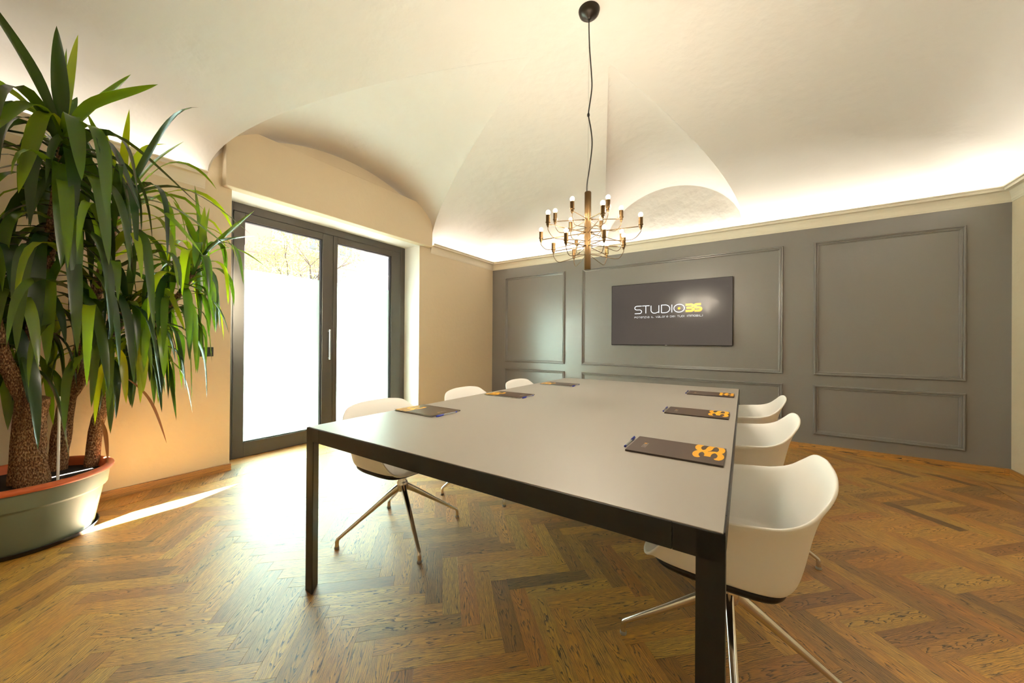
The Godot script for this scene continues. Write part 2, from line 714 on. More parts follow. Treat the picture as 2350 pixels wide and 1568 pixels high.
func vault_patch(st: SurfaceTool, p: PackedVector2Array, region: int) -> void:
	if p.size() < 3:
		return
	var area := 0.0
	for i in p.size():
		area += p[i].cross(p[(i + 1) % p.size()])
	if absf(area) < 1e-9:
		return
	var q := Array(p)
	if area < 0.0:
		q.reverse()
	for i in range(1, q.size() - 1):
		for v in [q[0], q[i + 1], q[i]]:
			var h := 0.004
			# stay inside the region when differencing
			var cx: Vector2 = (q[0] + q[i] + q[i + 1]) / 3.0
			var g: Vector2 = v + (cx - v) * 0.25
			var gx := (ceiling_height(region, g.x + h, g.y) - ceiling_height(region, g.x - h, g.y)) / (2 * h)
			var gz := (ceiling_height(region, g.x, g.y + h) - ceiling_height(region, g.x, g.y - h)) / (2 * h)
			st.set_normal(Vector3(gx, -1.0, gz).normalized())
			st.add_vertex(Vector3(v.x, ceiling_height(region, v.x, v.y), v.y))


# ------------------------------------------------------------------ walls
func walls() -> void:
	var w := structure("wall_left", "cream wall with a wide glass door under a vaulted lunette", "wall")
	boxes("wall_face", M["cream wall paint"], w, [
		[Vector3(-0.46, -0.2, -0.3), Vector3(0, 3.5, 1.66)], [Vector3(-0.46, -0.2, 3.778), Vector3(0, 3.5, D + 0.3)], [Vector3(-0.46, 2.45, 1.66), Vector3(0, 3.5, 3.778)]])
	# white linings of the recess
	boxes("reveal_lining", M["white reveal paint"], w, [
		[Vector3(-0.455, 0.0, 1.652), Vector3(-0.001, 2.449, 1.6605)], [Vector3(-0.455, 0.0, 3.7775), Vector3(-0.001, 2.449, 3.786)], [Vector3(-0.455, 2.443, 1.652), Vector3(0.0, 2.4505, 3.786)]])
	# plaster box above the opening
	boxes("lintel_box", M["cream wall paint"], w, [[Vector3(-0.02, 2.443, 1.50), Vector3(0.080, 2.985, 3.846)]], 0.004)
	w = structure("wall_back", "grey panelled wall with raised mouldings below a cream vault", "wall")
	boxes("panelled_face", M["grey wall paint"], w, [[Vector3(-0.3, -0.2, -0.3), Vector3(W + 0.3, 2.40, 0)]])
	boxes("upper_face", M["vault plaster"], w, [[Vector3(-0.3, 2.40, -0.3), Vector3(W + 0.3, 3.5, 0)]])
	for p in [[0.283, 1.393], [1.671, 4.056], [4.319, 5.380]]:
		moulding(w, p[0], p[1], 0.8025, 2.2244)
		moulding(w, p[0], p[1], 0.1712, 0.6932)
	w = structure("wall_right", "plain cream wall meeting the grey panelled wall at its corner", "wall")
	boxes("wall_face", M["cream wall paint"], w, [[Vector3(W, -0.2, -0.3), Vector3(W + 0.3, 3.5, D + 0.3)]])
	w = structure("wall_front", "cream wall behind the camera", "wall")
	boxes("wall_face", M["cream wall paint"], w, [[Vector3(-0.3, -0.2, D), Vector3(W + 0.3, 3.5, D + 0.3)]])


func moulding(parent: Node3D, x0: float, x1: float, y0: float, y1: float) -> void:
	# (inward from the outer edge, out from the wall)
	var prof := [Vector2(0, -0.004), Vector2(0, 0.012), Vector2(0.003, 0.022), Vector2(0.009, 0.029), Vector2(0.015, 0.028), Vector2(0.019, 0.021), Vector2(0.020, 0.014), Vector2(0.025, 0.014), Vector2(0.026, 0.019), Vector2(0.032, 0.018), Vector2(0.034, 0.010), Vector2(0.040, 0.008), Vector2(0.042, -0.004)]
	var st := begin()
	var ring := func(p: Vector2) -> Array:
		return [Vector3(x0 + p.x, y0 + p.x, p.y), Vector3(x1 - p.x, y0 + p.x, p.y), Vector3(x1 - p.x, y1 - p.x, p.y), Vector3(x0 + p.x, y1 - p.x, p.y)]
	for i in range(prof.size() - 1):
		grid(st, [ring.call(prof[i]), ring.call(prof[i + 1])])
	obj("panel_moulding", done(st), M["grey wall paint"], parent)


func cornice(n: int, a: Vector3, b: Vector3, inward: Vector3, label: String) -> void:
	var poly := [Vector2(0, 2.381), Vector2(0.004, 2.381), Vector2(0.006, 2.395)]
	for k in 9:
		var t := k / 8.0
		poly.append(Vector2(0.008 + 0.072 * (1.0 - cos(t * PI / 2)), 2.397 + 0.104 * sin(t * PI / 2) * 0.96))
	poly.append_array([Vector2(0.083, 2.500), Vector2(0.083, 2.509), Vector2(0.072, 2.509), Vector2(0.066, 2.474), Vector2(0.0, 2.470)])
	var st := begin()
	prism(st, poly, a, b, inward, Vector3.UP)
	var o := obj("trim_%d" % n, done(st), M["cornice paint"])
	tag(o, label, "cornice")
	o.set_meta("kind", "structure")


func cornices_and_baseboards() -> void:
	cornice(1, Vector3(0, 0, 0), Vector3(0, 0, 1.462), Vector3.RIGHT, "cream cove cornice between the glass door and the grey wall")
	cornice(2, Vector3(0, 0, 3.962), Vector3(0, 0, D), Vector3.RIGHT, "cream cove cornice above the potted yucca")
	cornice(3, Vector3(0, 0, 0), Vector3(W, 0, 0), Vector3.BACK, "long cream cove cornice along the top of the grey panelled wall")
	cornice(4, Vector3(W, 0, 0), Vector3(W, 0, D), Vector3.LEFT, "cream cove cornice on the plain cream wall")
	var st: SurfaceTool
	for k in [["baseboard_back", Vector3(0, -0.005, 0), Vector3(W, 0.061, 0.015), "low oak baseboard under the grey panelled wall"], ["baseboard_right", Vector3(W - 0.015, -0.005, 0.016), Vector3(W, 0.061, D), "low oak baseboard under the plain cream wall"],
			["baseboard_left", Vector3(0, -0.005, 3.768), Vector3(0.015, 0.061, D), "low oak baseboard behind the potted yucca"], ["baseboard_door_side", Vector3(0, -0.005, 0.016), Vector3(0.015, 0.061, 1.67), "low oak baseboard between the glass door and the grey wall"]]:
		st = begin()
		var lo: Vector3 = k[1]
		var hi: Vector3 = k[2]
		var run := 0 if hi.x - lo.x > hi.z - lo.z else 2
		var length := hi[run] - lo[run]
		var tall := 0.066
		var cx := 0.0
		var n := 0
		while cx < length - 0.001:
			var e := minf(cx + 1.4, length)
			var l2 := lo
			var h2 := hi
			l2[run] += cx
			h2[run] = lo[run] + e - 0.0006
			var s2 := begin()
			box(s2, l2, h2, 0.002)
			var arr := s2.commit_to_arrays()
			for v in arr[Mesh.ARRAY_VERTEX]:
				st.set_color(Color(0.9, 0.72, 0.5))
				st.set_uv(Vector2((n % 2 + clampf((v[run] - l2[run]) / 1.4, 0.01, 0.99)) / 2.0, (1 + clampf((v.y - lo.y) / tall * 0.8 + (v[2 - run] - lo[2 - run]) * 8.0, 0.02, 0.98)) / 7.0))
				st.add_vertex(v)
			cx = e
			n += 1
		var o := obj(k[0], done(st), M["oak boards"])
		tag(o, k[3], "baseboard")
		o.set_meta("kind", "structure")


func cove_strip(at: Vector3, length: float, turn: float, energy: float, label: String) -> void:
	if not M.has("led strip"):
		var b := mat("led strip", srgb(255, 250, 235), 0.5)
		b.emission_enabled = true
		b.emission = Color(1.0, 0.995, 0.965)
		b.emission_energy_multiplier = 3.0
	var t := thing("light_strip", label, "light strip", at - Vector3(0, 0.012, 0), "cove light strips")
	t.rotation_degrees.y = turn
	boxes("led_strip_light", M["led strip"], t, [[Vector3(-0.006, 0.0, -length / 2), Vector3(0.006, 0.004, length / 2)]])
	var a := AreaLight3D.new()
	a.name = "cove_light"
	a.area_size = Vector2(0.02, length)
	a.light_energy = energy
	a.light_color = Color(1.0, 0.995, 0.965)
	a.area_range = 12.0
	a.shadow_enabled = true
	t.add_child(a)
	# faces up and a little into the room
	a.transform = Transform3D(Basis.looking_at(Vector3(0.35, 1, 0).normalized(), Vector3.BACK), Vector3(0.0, 0.008, 0))


# ------------------------------------------------------------------ the glass door
func door() -> void:
	var d := structure("door_1", "double glass door with anthracite frame and frosted lower panes", "door")
	var x0 := -0.37
	var x1 := -0.30
	var fr: Material = M["anthracite frame"]
	# fixed frame
	boxes("door_frame", fr, d, [
		[Vector3(x0, 0.0, 1.66), Vector3(x1, 2.443, 1.738)], [Vector3(x0, 0.0, 3.668), Vector3(x1, 2.443, 3.778)], [Vector3(x0, 2.362, 1.738), Vector3(x1, 2.443, 3.668)], [Vector3(x0, -0.005, 1.738), Vector3(x1 - 0.03, 0.003, 3.668)]], 0.002)
	var leaf_no := 0
	for z in [[2.702, 3.664, 2.836, 3.570], [1.742, 2.698, 1.90, 2.642]]:
		var a: float = z[0]
		var b: float = z[1]
		var ga: float = z[2]
		var gb: float = z[3]
		var st := begin()
		for k in [[Vector3(x0 + 0.004, 0.006, a), Vector3(x1 + 0.006, 2.358, ga - 0.012)], [Vector3(x0 + 0.004, 0.006, gb + 0.006), Vector3(x1 + 0.006, 2.358, b)], [Vector3(x0 + 0.004, 2.288, ga - 0.012), Vector3(x1 + 0.006, 2.358, gb + 0.006)], [Vector3(x0 + 0.004, 0.006, ga - 0.012), Vector3(x1 + 0.006, 0.143, gb + 0.006)]]:
			box(st, k[0], k[1], 0.002)
		var leaf := obj("door_leaf", done(st), fr, d)
		boxes("glazing_bead", M["dark gasket"], leaf, [
			[Vector3(x0 + 0.02, 0.143, ga - 0.012), Vector3(x1 - 0.008, 2.288, ga)], [Vector3(x0 + 0.02, 0.143, gb), Vector3(x1 - 0.008, 2.288, gb + 0.006)], [Vector3(x0 + 0.02, 2.280, ga), Vector3(x1 - 0.008, 2.288, gb)], [Vector3(x0 + 0.02, 0.143, ga), Vector3(x1 - 0.008, 0.152, gb)]])
		boxes("glass_pane", M["clear glass"], leaf, [[Vector3(-0.336, 0.15, ga), Vector3(-0.332, 2.282, gb)]])
		# film stuck on the outside of the pane, cut a little short of the bead
		boxes("frosted_film", M["frosted film"], leaf, [[Vector3(-0.3375, 0.152, ga + 0.002), Vector3(-0.3369, 1.822, gb - 0.002)]])
		leaf_no += 1
	# pull handle on the meeting stile
	var st := begin()
	tube(st, [Vector3(-0.262, 0.915, 2.752), Vector3(-0.262, 1.262, 2.752)], 0.009, 12)
	for y in [0.935, 1.242]:
		tube(st, [Vector3(-0.296, y, 2.752), Vector3(-0.262, y, 2.752)], 0.007, 10)
	obj("door_handle", done(st), M["brushed handle"], d)


# ------------------------------------------------------------------ outdoors
func outside() -> void:
	var g := obj("ground", null, M["asphalt"])
	var st := begin()
	box(st, Vector3(-40, -0.5, -30), Vector3(-0.47, -0.22, 22))
	g.mesh = done(st)
	tag(g, "pale street surface outside the glass door", "ground")
	g.set_meta("kind", "structure")
	building("pale apartment facade with tall windows seen through the clear glass strip", M["pale facade"], Vector3(-19.0, -0.2, 4.4), 11.0, 13.0)
	building("reddish facade seen through the clear glass strip behind the tree", M["red facade"], Vector3(-20.5, -0.2, -6.8), 12.0, 8.0)
	building("distant pale block seen through the narrower pane beyond the bare branches", M["pale facade"], Vector3(-24.1, -0.2, -16.6), 11.0, 13.0)
	# added tall block out of view, there only to keep sun off the trees
	var shade_block := structure("wall_added_shade_block", "added tall pale block out of view that shades the street trees", "building")
	boxes("wall", M["pale facade"], shade_block, [[Vector3(-13, -0.22, -9.6), Vector3(-6.7, 16, -8)], [Vector3(-13.15, 16, -9.7), Vector3(-6.6, 16.3, -7.9)]], 0.03)
	street_tree(Vector3(-6.0, -0.22, 0.55), 21, 1.0, 1500, "autumn street tree with a forked trunk outside the wider pane")
	street_tree(Vector3(-6.6, -0.22, -2.6), 44, 0.72, 420, "nearly bare street tree outside the narrower pane")
	street_tree(Vector3(-9.5, -0.22, -0.9), 63, 1.05, 1600, "yellow-green tree standing behind the forked street tree")


func building(label: String, m: Material, at: Vector3, tall: float, wide: float) -> void:
	var b := thing("apartment_building", label, "building", at, "")
	var st := begin()
	box(st, Vector3(-3, 0, -wide / 2), Vector3(0, tall, wide / 2), 0.03)
	box(st, Vector3(-3.2, tall, -wide / 2 - 0.2), Vector3(0.3, tall + 0.3, wide / 2 + 0.2), 0.03)
	for f in range(1, int(tall / 3.2) + 1):
		box(st, Vector3(-0.1, f * 3.2 - 0.15, -wide / 2), Vector3(0.08, f * 3.2 + 0.1, wide / 2), 0.02)
	obj("wall", done(st), m, b)
	for f in int(tall / 3.2):
		for k in int(wide / 2.1):
			var z := -wide / 2 + 1.2 + k * 2.1
			var y := f * 3.2 + 1.0
			var fr := begin()
			box(fr, Vector3(-0.05, y - 0.08, z - 0.58), Vector3(0.10, y, z + 0.58), 0.01)
			box(fr, Vector3(-0.05, y, z - 0.58), Vector3(0.05, y + 1.7, z - 0.48), 0.01)
			box(fr, Vector3(-0.05, y, z + 0.48), Vector3(0.05, y + 1.7, z + 0.58), 0.01)
			box(fr, Vector3(-0.05, y + 1.6, z - 0.48), Vector3(0.05, y + 1.7, z + 0.48), 0.01)
			box(fr, Vector3(-0.05, y, z - 0.03), Vector3(0.035, y + 1.6, z + 0.03), 0.005)
			var w := obj("window", done(fr), M["white reveal paint"], b)
			boxes("pane", M["facade window"], w, [[Vector3(-0.05, y, z - 0.48), Vector3(0.015, y + 1.6, z + 0.48)]])


func street_tree(at: Vector3, s: int, size: float, leaves: int, label: String) -> void:
	var rng := RandomNumberGenerator.new()
	rng.seed = s
	var t := thing("street_tree", label, "tree", at)
	var st := begin()
	var tips := []
	var todo := [[Vector3.ZERO, Vector3(0.02, 1, 0.03).normalized(), 2.15 * size, 0.15 * size, 0]]
	while todo.size() > 0:
		var b: Array = todo.pop_back()
		var p: Vector3 = b[0]
		var d: Vector3 = b[1]
		var pts := [p]
		var rad := [b[3]]
		for k in 4:
			d = (d + Vector3(rng.randf_range(-0.18, 0.18), rng.randf_range(-0.06, 0.14), rng.randf_range(-0.18, 0.18))).normalized()
			p += d * b[2] / 4.0
			pts.append(p)
			rad.append(b[3] * (1.0 - 0.11 * (k + 1)))
		tube(st, pts, rad, 7 if b[4] < 2 else 5)
		if b[4] >= 2:
			tips.append_array(pts.slice(1))
		if b[4] < 5:
			var n := 3 if b[4] < 3 else 2
			for k in n:
				var a := TAU * (k + rng.randf()) / n
				var spread := rng.randf_range(0.45, 0.95)
				var side := Vector3(cos(a), 0, sin(a))
				var nd := (d + side * spread).normalized()
				todo.append([pts[4] if k > 0 else pts[3 + rng.randi() % 2], nd, b[2] * rng.randf_range(0.55, 0.78) * (0.62 if b[4] == 0 else 1.0), rad[4] * rng.randf_range(0.55, 0.75), b[4] + 1])
	obj("trunk", done(st), M["street bark"], t)
	for k in 3:
		var lf := begin()
		for i in leaves:
			var c: Vector3 = tips[rng.randi() % tips.size()] + Vector3(rng.randfn(0, 0.16), rng.randfn(0, 0.14), rng.randfn(0, 0.16))
			var u := Vector3(rng.randf_range(-1, 1), rng.randf_range(-1, 0.4), rng.randf_range(-1, 1)).normalized()
			var v := u.cross(Vector3(rng.randf_range(-1, 1), 1, rng.randf_range(-1, 1))).normalized()
			var l := rng.randf_range(0.018, 0.034)
			var n := u.cross(v) * l * 0.15
			quad(lf, c - u * l, c - v * l * 0.45 + n, c + u * l, c + v * l * 0.45 + n)
		var o := obj("foliage", done(lf), M["street leaf %d" % k], t)
		o.set_meta("kind", "stuff")


# ------------------------------------------------------------------ table
func table() -> void:
	var t := thing("meeting_table", "large grey-topped meeting table with a black metal frame and four slim legs", "table", Vector3(2.0921, 0, 4.1607))
	t.rotation_degrees.y = 0.796
	var wd := 1.628
	var ln := 2.803
	var top := 0.74
	var ap := 0.062
	var e := 0.054
	var arm := 0.10
	var bk: Material = M["black table frame"]
	# local: x to the right, z = 0 at the front edge, back at z = -ln
	for sx in [0, 1]:
		for sz in [0, 1]:
			var st := begin()
			var ax := 1.0 if sx == 0 else -1.0
			var az := -1.0 if sz == 0 else 1.0
			var o := Vector3(0.0 if sx == 0 else wd, 0, 0.0 if sz == 0 else -ln)
			# triangular post: right angle at the outer corner, mitred inner face
			var post := [Vector2(0, 0), Vector2(e, 0), Vector2(e, 0.003), Vector2(0.003, e), Vector2(0, e)]
			prism(st, post, o, o + Vector3(0, top - 0.004, 0), Vector3(ax, 0, 0), Vector3(0, 0, az))
			# corner arms
			for k in [[Vector3(0, top - ap, 0), Vector3(ax * arm, top - 0.002, az * 0.014)], [Vector3(0, top - ap, 0), Vector3(ax * 0.014, top - 0.002, az * arm)]]:
				var a: Vector3 = o + k[0]
				var b: Vector3 = o + k[1]
				box(st, Vector3(minf(a.x, b.x), a.y, minf(a.z, b.z)), Vector3(maxf(a.x, b.x), b.y, maxf(a.z, b.z)), 0.0008)
			obj("leg", done(st), bk, t)
	for k in [[Vector3(arm + 0.0008, top - ap, -0.014), Vector3(wd - arm - 0.0008, top - 0.002, 0)], [Vector3(arm + 0.0008, top - ap, -ln), Vector3(wd - arm - 0.0008, top - 0.002, -ln + 0.014)],
			[Vector3(0, top - ap, -ln + arm + 0.0008), Vector3(0.014, top - 0.002, -arm - 0.0008)], [Vector3(wd - 0.014, top - ap, -ln + arm + 0.0008), Vector3(wd, top - 0.002, -arm - 0.0008)]]:
		boxes("frame_rail", bk, t, [k], 0.0008)
	boxes("tabletop", M["greige table top"], t, [[Vector3(0.004, top - 0.016, -ln + 0.004), Vector3(wd - 0.004, top, -0.004)]], 0.001)


# ------------------------------------------------------------------ chairs
var chair_parts := {}


func chair_shapes() -> void:
	# half outlines from the front middle round the side to the back middle: (x, y, z), z forward
	var rim := [Vector3(0, 0.435, 0.242), Vector3(0.10, 0.435, 0.241), Vector3(0.175, 0.437, 0.236), Vector3(0.222, 0.448, 0.218), Vector3(0.246, 0.480, 0.188), Vector3(0.262, 0.535, 0.150), Vector3(0.274, 0.598, 0.095), Vector3(0.281, 0.628, 0.03), Vector3(0.284, 0.638, -0.05), Vector3(0.280, 0.648, -0.125), Vector3(0.263, 0.670, -0.178), Vector3(0.236, 0.706, -0.216), Vector3(0.190, 0.740, -0.243), Vector3(0.10, 0.755, -0.257), Vector3(0, 0.758, -0.260)]
	var base := [Vector3(0, 0.441, 0.214), Vector3(0.09, 0.441, 0.213), Vector3(0.158, 0.441, 0.206), Vector3(0.198, 0.441, 0.188), Vector3(0.217, 0.441, 0.160), Vector3(0.226, 0.441, 0.120), Vector3(0.230, 0.440, 0.070), Vector3(0.231, 0.440, 0.015), Vector3(0.231, 0.440, -0.040), Vector3(0.227, 0.440, -0.086), Vector3(0.214, 0.440, -0.122), Vector3(0.182, 0.440, -0.142), Vector3(0.135, 0.441, -0.151), Vector3(0.07, 0.442, -0.155), Vector3(0, 0.442, -0.156)]
	var r2 := rim.duplicate()
	var b2 := base.duplicate()
	for i in range(rim.size() - 2, 0, -1):
		r2.append(Vector3(-rim[i].x, rim[i].y, rim[i].z))
		b2.append(Vector3(-base[i].x, base[i].y, base[i].z))
	var rc := cat(r2, 4, true)
	var bc := cat(b2, 4, true)
	var n := rc.size()
	var mid := Vector3(0, 0.424, 0.01)
	var rows := []
	for k in 6:
		var t := k / 6.0
		var row := []
		for j in n:
			var p: Vector3 = mid.lerp(bc[j], maxf(t, 0.02))
			p.y = lerpf(mid.y, bc[j].y, t * t)
			row.append(p)
		rows.append(row)
	for k in 15:
		var t := k / 14.0
		var row := []
		for j in n:
			var b: Vector3 = bc[j]
			var r: Vector3 = rc[j]
			var out := Vector3(r.x - b.x, 0, r.z - b.z)
			var rise := clampf((r.y - b.y) / 0.2, 0.0, 1.0)
			var c1 := b + out * 0.42 + Vector3(0, 0.010, 0) * rise
			var c2 := b + out * 0.34 + Vector3(0, (r.y - b.y) * 0.64, 0)
			row.append(b.bezier_interpolate(c1, c2, r, t))
		rows.append(row)
	# outer skin: offset along the normals
	var outer := []
	for i in rows.size():
		var row := []
		for j in n:
			var du: Vector3 = rows[i][(j + 1) % n] - rows[i][(j - 1 + n) % n]
			var dv: Vector3 = rows[mini(i + 1, rows.size() - 1)][j] - rows[maxi(i - 1, 0)][j]
			var nm := dv.cross(du).normalized()
			if i == 0:
				nm = Vector3.DOWN
			elif nm.dot(Vector3(rows[i][j].x, -0.15, rows[i][j].z)) < 0.0:
				nm = -nm
			row.append(rows[i][j] + nm * 0.009)
		outer.append(row)
	var st := begin()
	st.set_smooth_group(1)
	var last := rows.size() - 1
	var lip := []
	var lip2 := []
	for j in n:
		var up: Vector3 = (rows[last][j] - rows[last - 1][j]).normalized()
		lip.append(rows[last][j].lerp(outer[last][j], 0.22) + up * 0.0035)
		lip2.append(rows[last][j].lerp(outer[last][j], 0.78) + up * 0.0035)
	grid(st, rows + [lip, lip2], true, false)
	var back := [lip2]
	for i in range(last, -1, -1):
		back.append(outer[i])
	grid(st, back, true, false)
	fan(st, rows[0], true)
	fan(st, outer[0])
	chair_parts["shell"] = done(st)
	# black tray under the seat
	st = begin()
	st.set_smooth_group(1)
	var tray := []
	for k in [[0.90, 0.404], [0.97, 0.408], [1.01, 0.418], [1.025, 0.4335], [0.97, 0.4345], [0.3, 0.4235]]:
		var row := []
		for j in range(n - 1, -1, -1):
			row.append(Vector3(bc[j].x * k[0], k[1] + (bc[j].y - 0.443) * 0.6, 0.01 + (bc[j].z - 0.01) * k[0]))
		tray.append(row)
	grid(st, tray, true, true)
	st.set_smooth_group(-1)
	fan(st, tray[0], false)
	chair_parts["seat_tray"] = done(st)
	st = begin()
	lathe(st, [Vector2(0.0, 0.402), Vector2(0.075, 0.402), Vector2(0.078, 0.398), Vector2(0.072, 0.392), Vector2(0.030, 0.386), Vector2(0.026, 0.376), Vector2(0.026, 0.310), Vector2(0.031, 0.300), Vector2(0.034, 0.292), Vector2(0.034, 0.262), Vector2(0.028, 0.246), Vector2(0.014, 0.240), Vector2(0.0, 0.240)], 24)
	var arr := st.commit_to_arrays()
	chair_parts["column"] = flipped(arr)
	# one leg: a tapering blade from the hub, turned down into a short post
	st = begin()
	var path := []
	var w := []
	var h := []
	for k in 13:
		var t := k / 12.0
		var x := lerpf(0.018, 0.335, t)
		path.append(Vector3(x, 0.272 - 0.214 * pow(t, 1.12) - 0.006 * sin(t * PI), 0))
		w.append(lerpf(0.0150, 0.0095, t))
		h.append(lerpf(0.021, 0.0085, pow(t, 0.6)))
	path.append_array([Vector3(0.3445, 0.0505, 0), Vector3(0.348, 0.040, 0), Vector3(0.348, 0.014, 0)])
	w.append_array([0.0098, 0.0102, 0.0098])
	h.append_array([0.0092, 0.0100, 0.0098])
	var legrows := []
	for k in path.size():
		var tg: Vector3 = (path[mini(k + 1, path.size() - 1)] - path[maxi(k - 1, 0)]).normalized()
		var side := Vector3.BACK
		var nn := side.cross(tg)
		var row := []
		for j in 12:
			var a := TAU * j / 12.0
			var cx := signf(cos(a)) * pow(absf(cos(a)), 0.6)
			var cy := signf(sin(a)) * pow(absf(sin(a)), 0.6)
			row.append(path[k] + nn * cx * h[k] + side * cy * w[k])
		legrows.append(row)
	st.set_smooth_group(1)
	grid(st, legrows, true, true)
	st.set_smooth_group(-1)
	fan(st, legrows[0], false)
	fan(st, legrows[legrows.size() - 1], true)
	chair_parts["leg"] = done(st)
	st = begin()
	lathe(st, [Vector2(0.0, 0.0), Vector2(0.0115, 0.0), Vector2(0.013, 0.003), Vector2(0.012, 0.011), Vector2(0.0095, 0.0145), Vector2(0, 0.0145)], 14, Vector3(0.348, 0, 0))
	chair_parts["glide"] = done(st)


func flipped(arr: Array) -> ArrayMesh:
	var st := begin()
	st.set_smooth_group(1)
	var v: PackedVector3Array = arr[Mesh.ARRAY_VERTEX]
	for i in range(0, v.size(), 3):
		st.add_vertex(v[i])
		st.add_vertex(v[i + 2])
		st.add_vertex(v[i + 1])
	return done(st)


func chair(at: Vector3, turn: float, base_turn: float, label: String) -> void:
	if chair_parts.is_empty():
		chair_shapes()
	var c := thing("conference_chair", label, "chair", at, "white chairs round the meeting table")
	c.rotation_degrees.y = turn
	obj("seat_shell", chair_parts["shell"], M["white chair shell"], c)
	obj("seat_tray", chair_parts["seat_tray"], M["black plastic"], c)
	obj("column", chair_parts["column"], M["polished aluminium"], c)
	for k in 4:
		var l := obj("leg", chair_parts["leg"], M["polished aluminium"], c)
		l.rotation_degrees.y = base_turn - turn + k * 90.0
		obj("glide", chair_parts["glide"], M["grey glide"], l)


# ------------------------------------------------------------------ drawing strokes into an image
func stroke(im: Image, pts: Array, width: float, c: Color, square := false) -> void:
	for i in range(pts.size() - 1):
		var a: Vector2 = pts[i]
		var b: Vector2 = pts[i + 1]
		var r := width / 2.0
		var lo := Vector2(minf(a.x, b.x), minf(a.y, b.y)) - Vector2(r + 1, r + 1)
		var hi := Vector2(maxf(a.x, b.x), maxf(a.y, b.y)) + Vector2(r + 1, r + 1)
		var d := b - a
		var ll := maxf(d.length_squared(), 1e-6)
		for y in range(maxi(int(lo.y), 0), mini(int(hi.y) + 1, im.get_height())):
			for x in range(maxi(int(lo.x), 0), mini(int(hi.x) + 1, im.get_width())):
				var p := Vector2(x + 0.5, y + 0.5)
				var t := (p - a).dot(d) / ll
				if square and ((i == 0 and t < 0.0) or (i == pts.size() - 2 and t > 1.0)):
					continue
				var dist := (a + d * clampf(t, 0, 1)).distance_to(p)
				var k := clampf(r - dist + 0.5, 0, 1)
				if k > 0.0:
					im.set_pixel(x, y, im.get_pixel(x, y).lerp(c, k))


func arc(c: Vector2, rx: float, ry: float, a0: float, a1: float, n := 14) -> Array:
	var out := []
	for k in n + 1:
		var a := deg_to_rad(lerpf(a0, a1, float(k) / n))
		out.append(c + Vector2(cos(a) * rx, sin(a) * ry))
	return out


# a letter as strokes in a unit box (x to the right, y down)
func letter(ch: String) -> Array:
	match ch:
		"S": return [[Vector2(1, 0), Vector2(0.35, 0)] + arc(Vector2(0.32, 0.25), 0.32, 0.25, 270, 90) + [Vector2(0.65, 0.5)] + arc(Vector2(0.68, 0.75), 0.32, 0.25, 270, 450) + [Vector2(0, 1)]]
		"T": return [[Vector2(0, 0), Vector2(1, 0)], [Vector2(0.5, 0), Vector2(0.5, 1)]]
		"U": return [[Vector2(0, 0), Vector2(0, 0.6)] + arc(Vector2(0.4, 0.6), 0.4, 0.4, 180, 90) + [Vector2(0.6, 1), Vector2(1, 0.85)], [Vector2(1, 0), Vector2(1, 1)]]
		"D": return [[Vector2(0, 1), Vector2(0, 0), Vector2(0.4, 0)] + arc(Vector2(0.45, 0.5), 0.55, 0.5, 270, 450) + [Vector2(0, 1)]]
		"I": return [[Vector2(0.5, 0), Vector2(0.5, 1)]]
		"O": return [arc(Vector2(0.5, 0.5), 0.5, 0.5, 0, 360, 24)]
		"P": return [[Vector2(0, 1), Vector2(0, 0), Vector2(0.6, 0)] + arc(Vector2(0.65, 0.28), 0.33, 0.28, 270, 450) + [Vector2(0, 0.56)]]
		"E": return [[Vector2(0, 0.5), Vector2(1, 0.5)] + arc(Vector2(0.5, 0.5), 0.5, 0.5, 360, 45)]
		"N": return [[Vector2(0, 1), Vector2(0, 0), Vector2(0.5, 0)] + arc(Vector2(0.55, 0.45), 0.45, 0.45, 270, 360) + [Vector2(1, 1)]]
		"Z": return [[Vector2(0, 0), Vector2(1, 0), Vector2(0, 1), Vector2(1, 1)]]
		"A": return [[Vector2(0.1, 0), Vector2(0.6, 0)] + arc(Vector2(0.6, 0.35), 0.4, 0.35, 270, 360) + [Vector2(1, 1), Vector2(0.3, 1)] + arc(Vector2(0.3, 0.75), 0.3, 0.25, 90, 270) + [Vector2(1, 0.5)]]
		"L": return [[Vector2(0, 0), Vector2(0, 1), Vector2(1, 1)]]
		"V": return [[Vector2(0, 0), Vector2(0.5, 1), Vector2(1, 0)]]
		"R": return [[Vector2(0, 1), Vector2(0, 0.3)] + arc(Vector2(0.5, 0.4), 0.5, 0.4, 180, 280)]
		"M": return [[Vector2(0, 1), Vector2(0, 0), Vector2(0.9, 0), Vector2(1, 0.2), Vector2(1, 1)], [Vector2(0.5, 0), Vector2(0.5, 1)]]
		"B": return [[Vector2(0, 0), Vector2(0.65, 0)] + arc(Vector2(0.68, 0.25), 0.28, 0.25, 270, 450) + [Vector2(0, 0.5)], [Vector2(0.68, 0.5)] + arc(Vector2(0.7, 0.75), 0.3, 0.25, 270, 450) + [Vector2(0, 1), Vector2(0, 0)]]
		"3": return [[Vector2(0, 0), Vector2(0.62, 0)] + arc(Vector2(0.64, 0.25), 0.34, 0.25, 270, 450) + [Vector2(0.25, 0.5), Vector2(0.64, 0.5)] + arc(Vector2(0.66, 0.75), 0.34, 0.25, 270, 450) + [Vector2(0, 1)]]
	return []


func write_letter(im: Image, ch: String, at: Rect2, width: float, c: Color, square := true) -> void:
	for s in letter(ch):
		var pts := []
		for p in s:
			pts.append(at.position + p * at.size)
		stroke(im, pts, width, c, square)


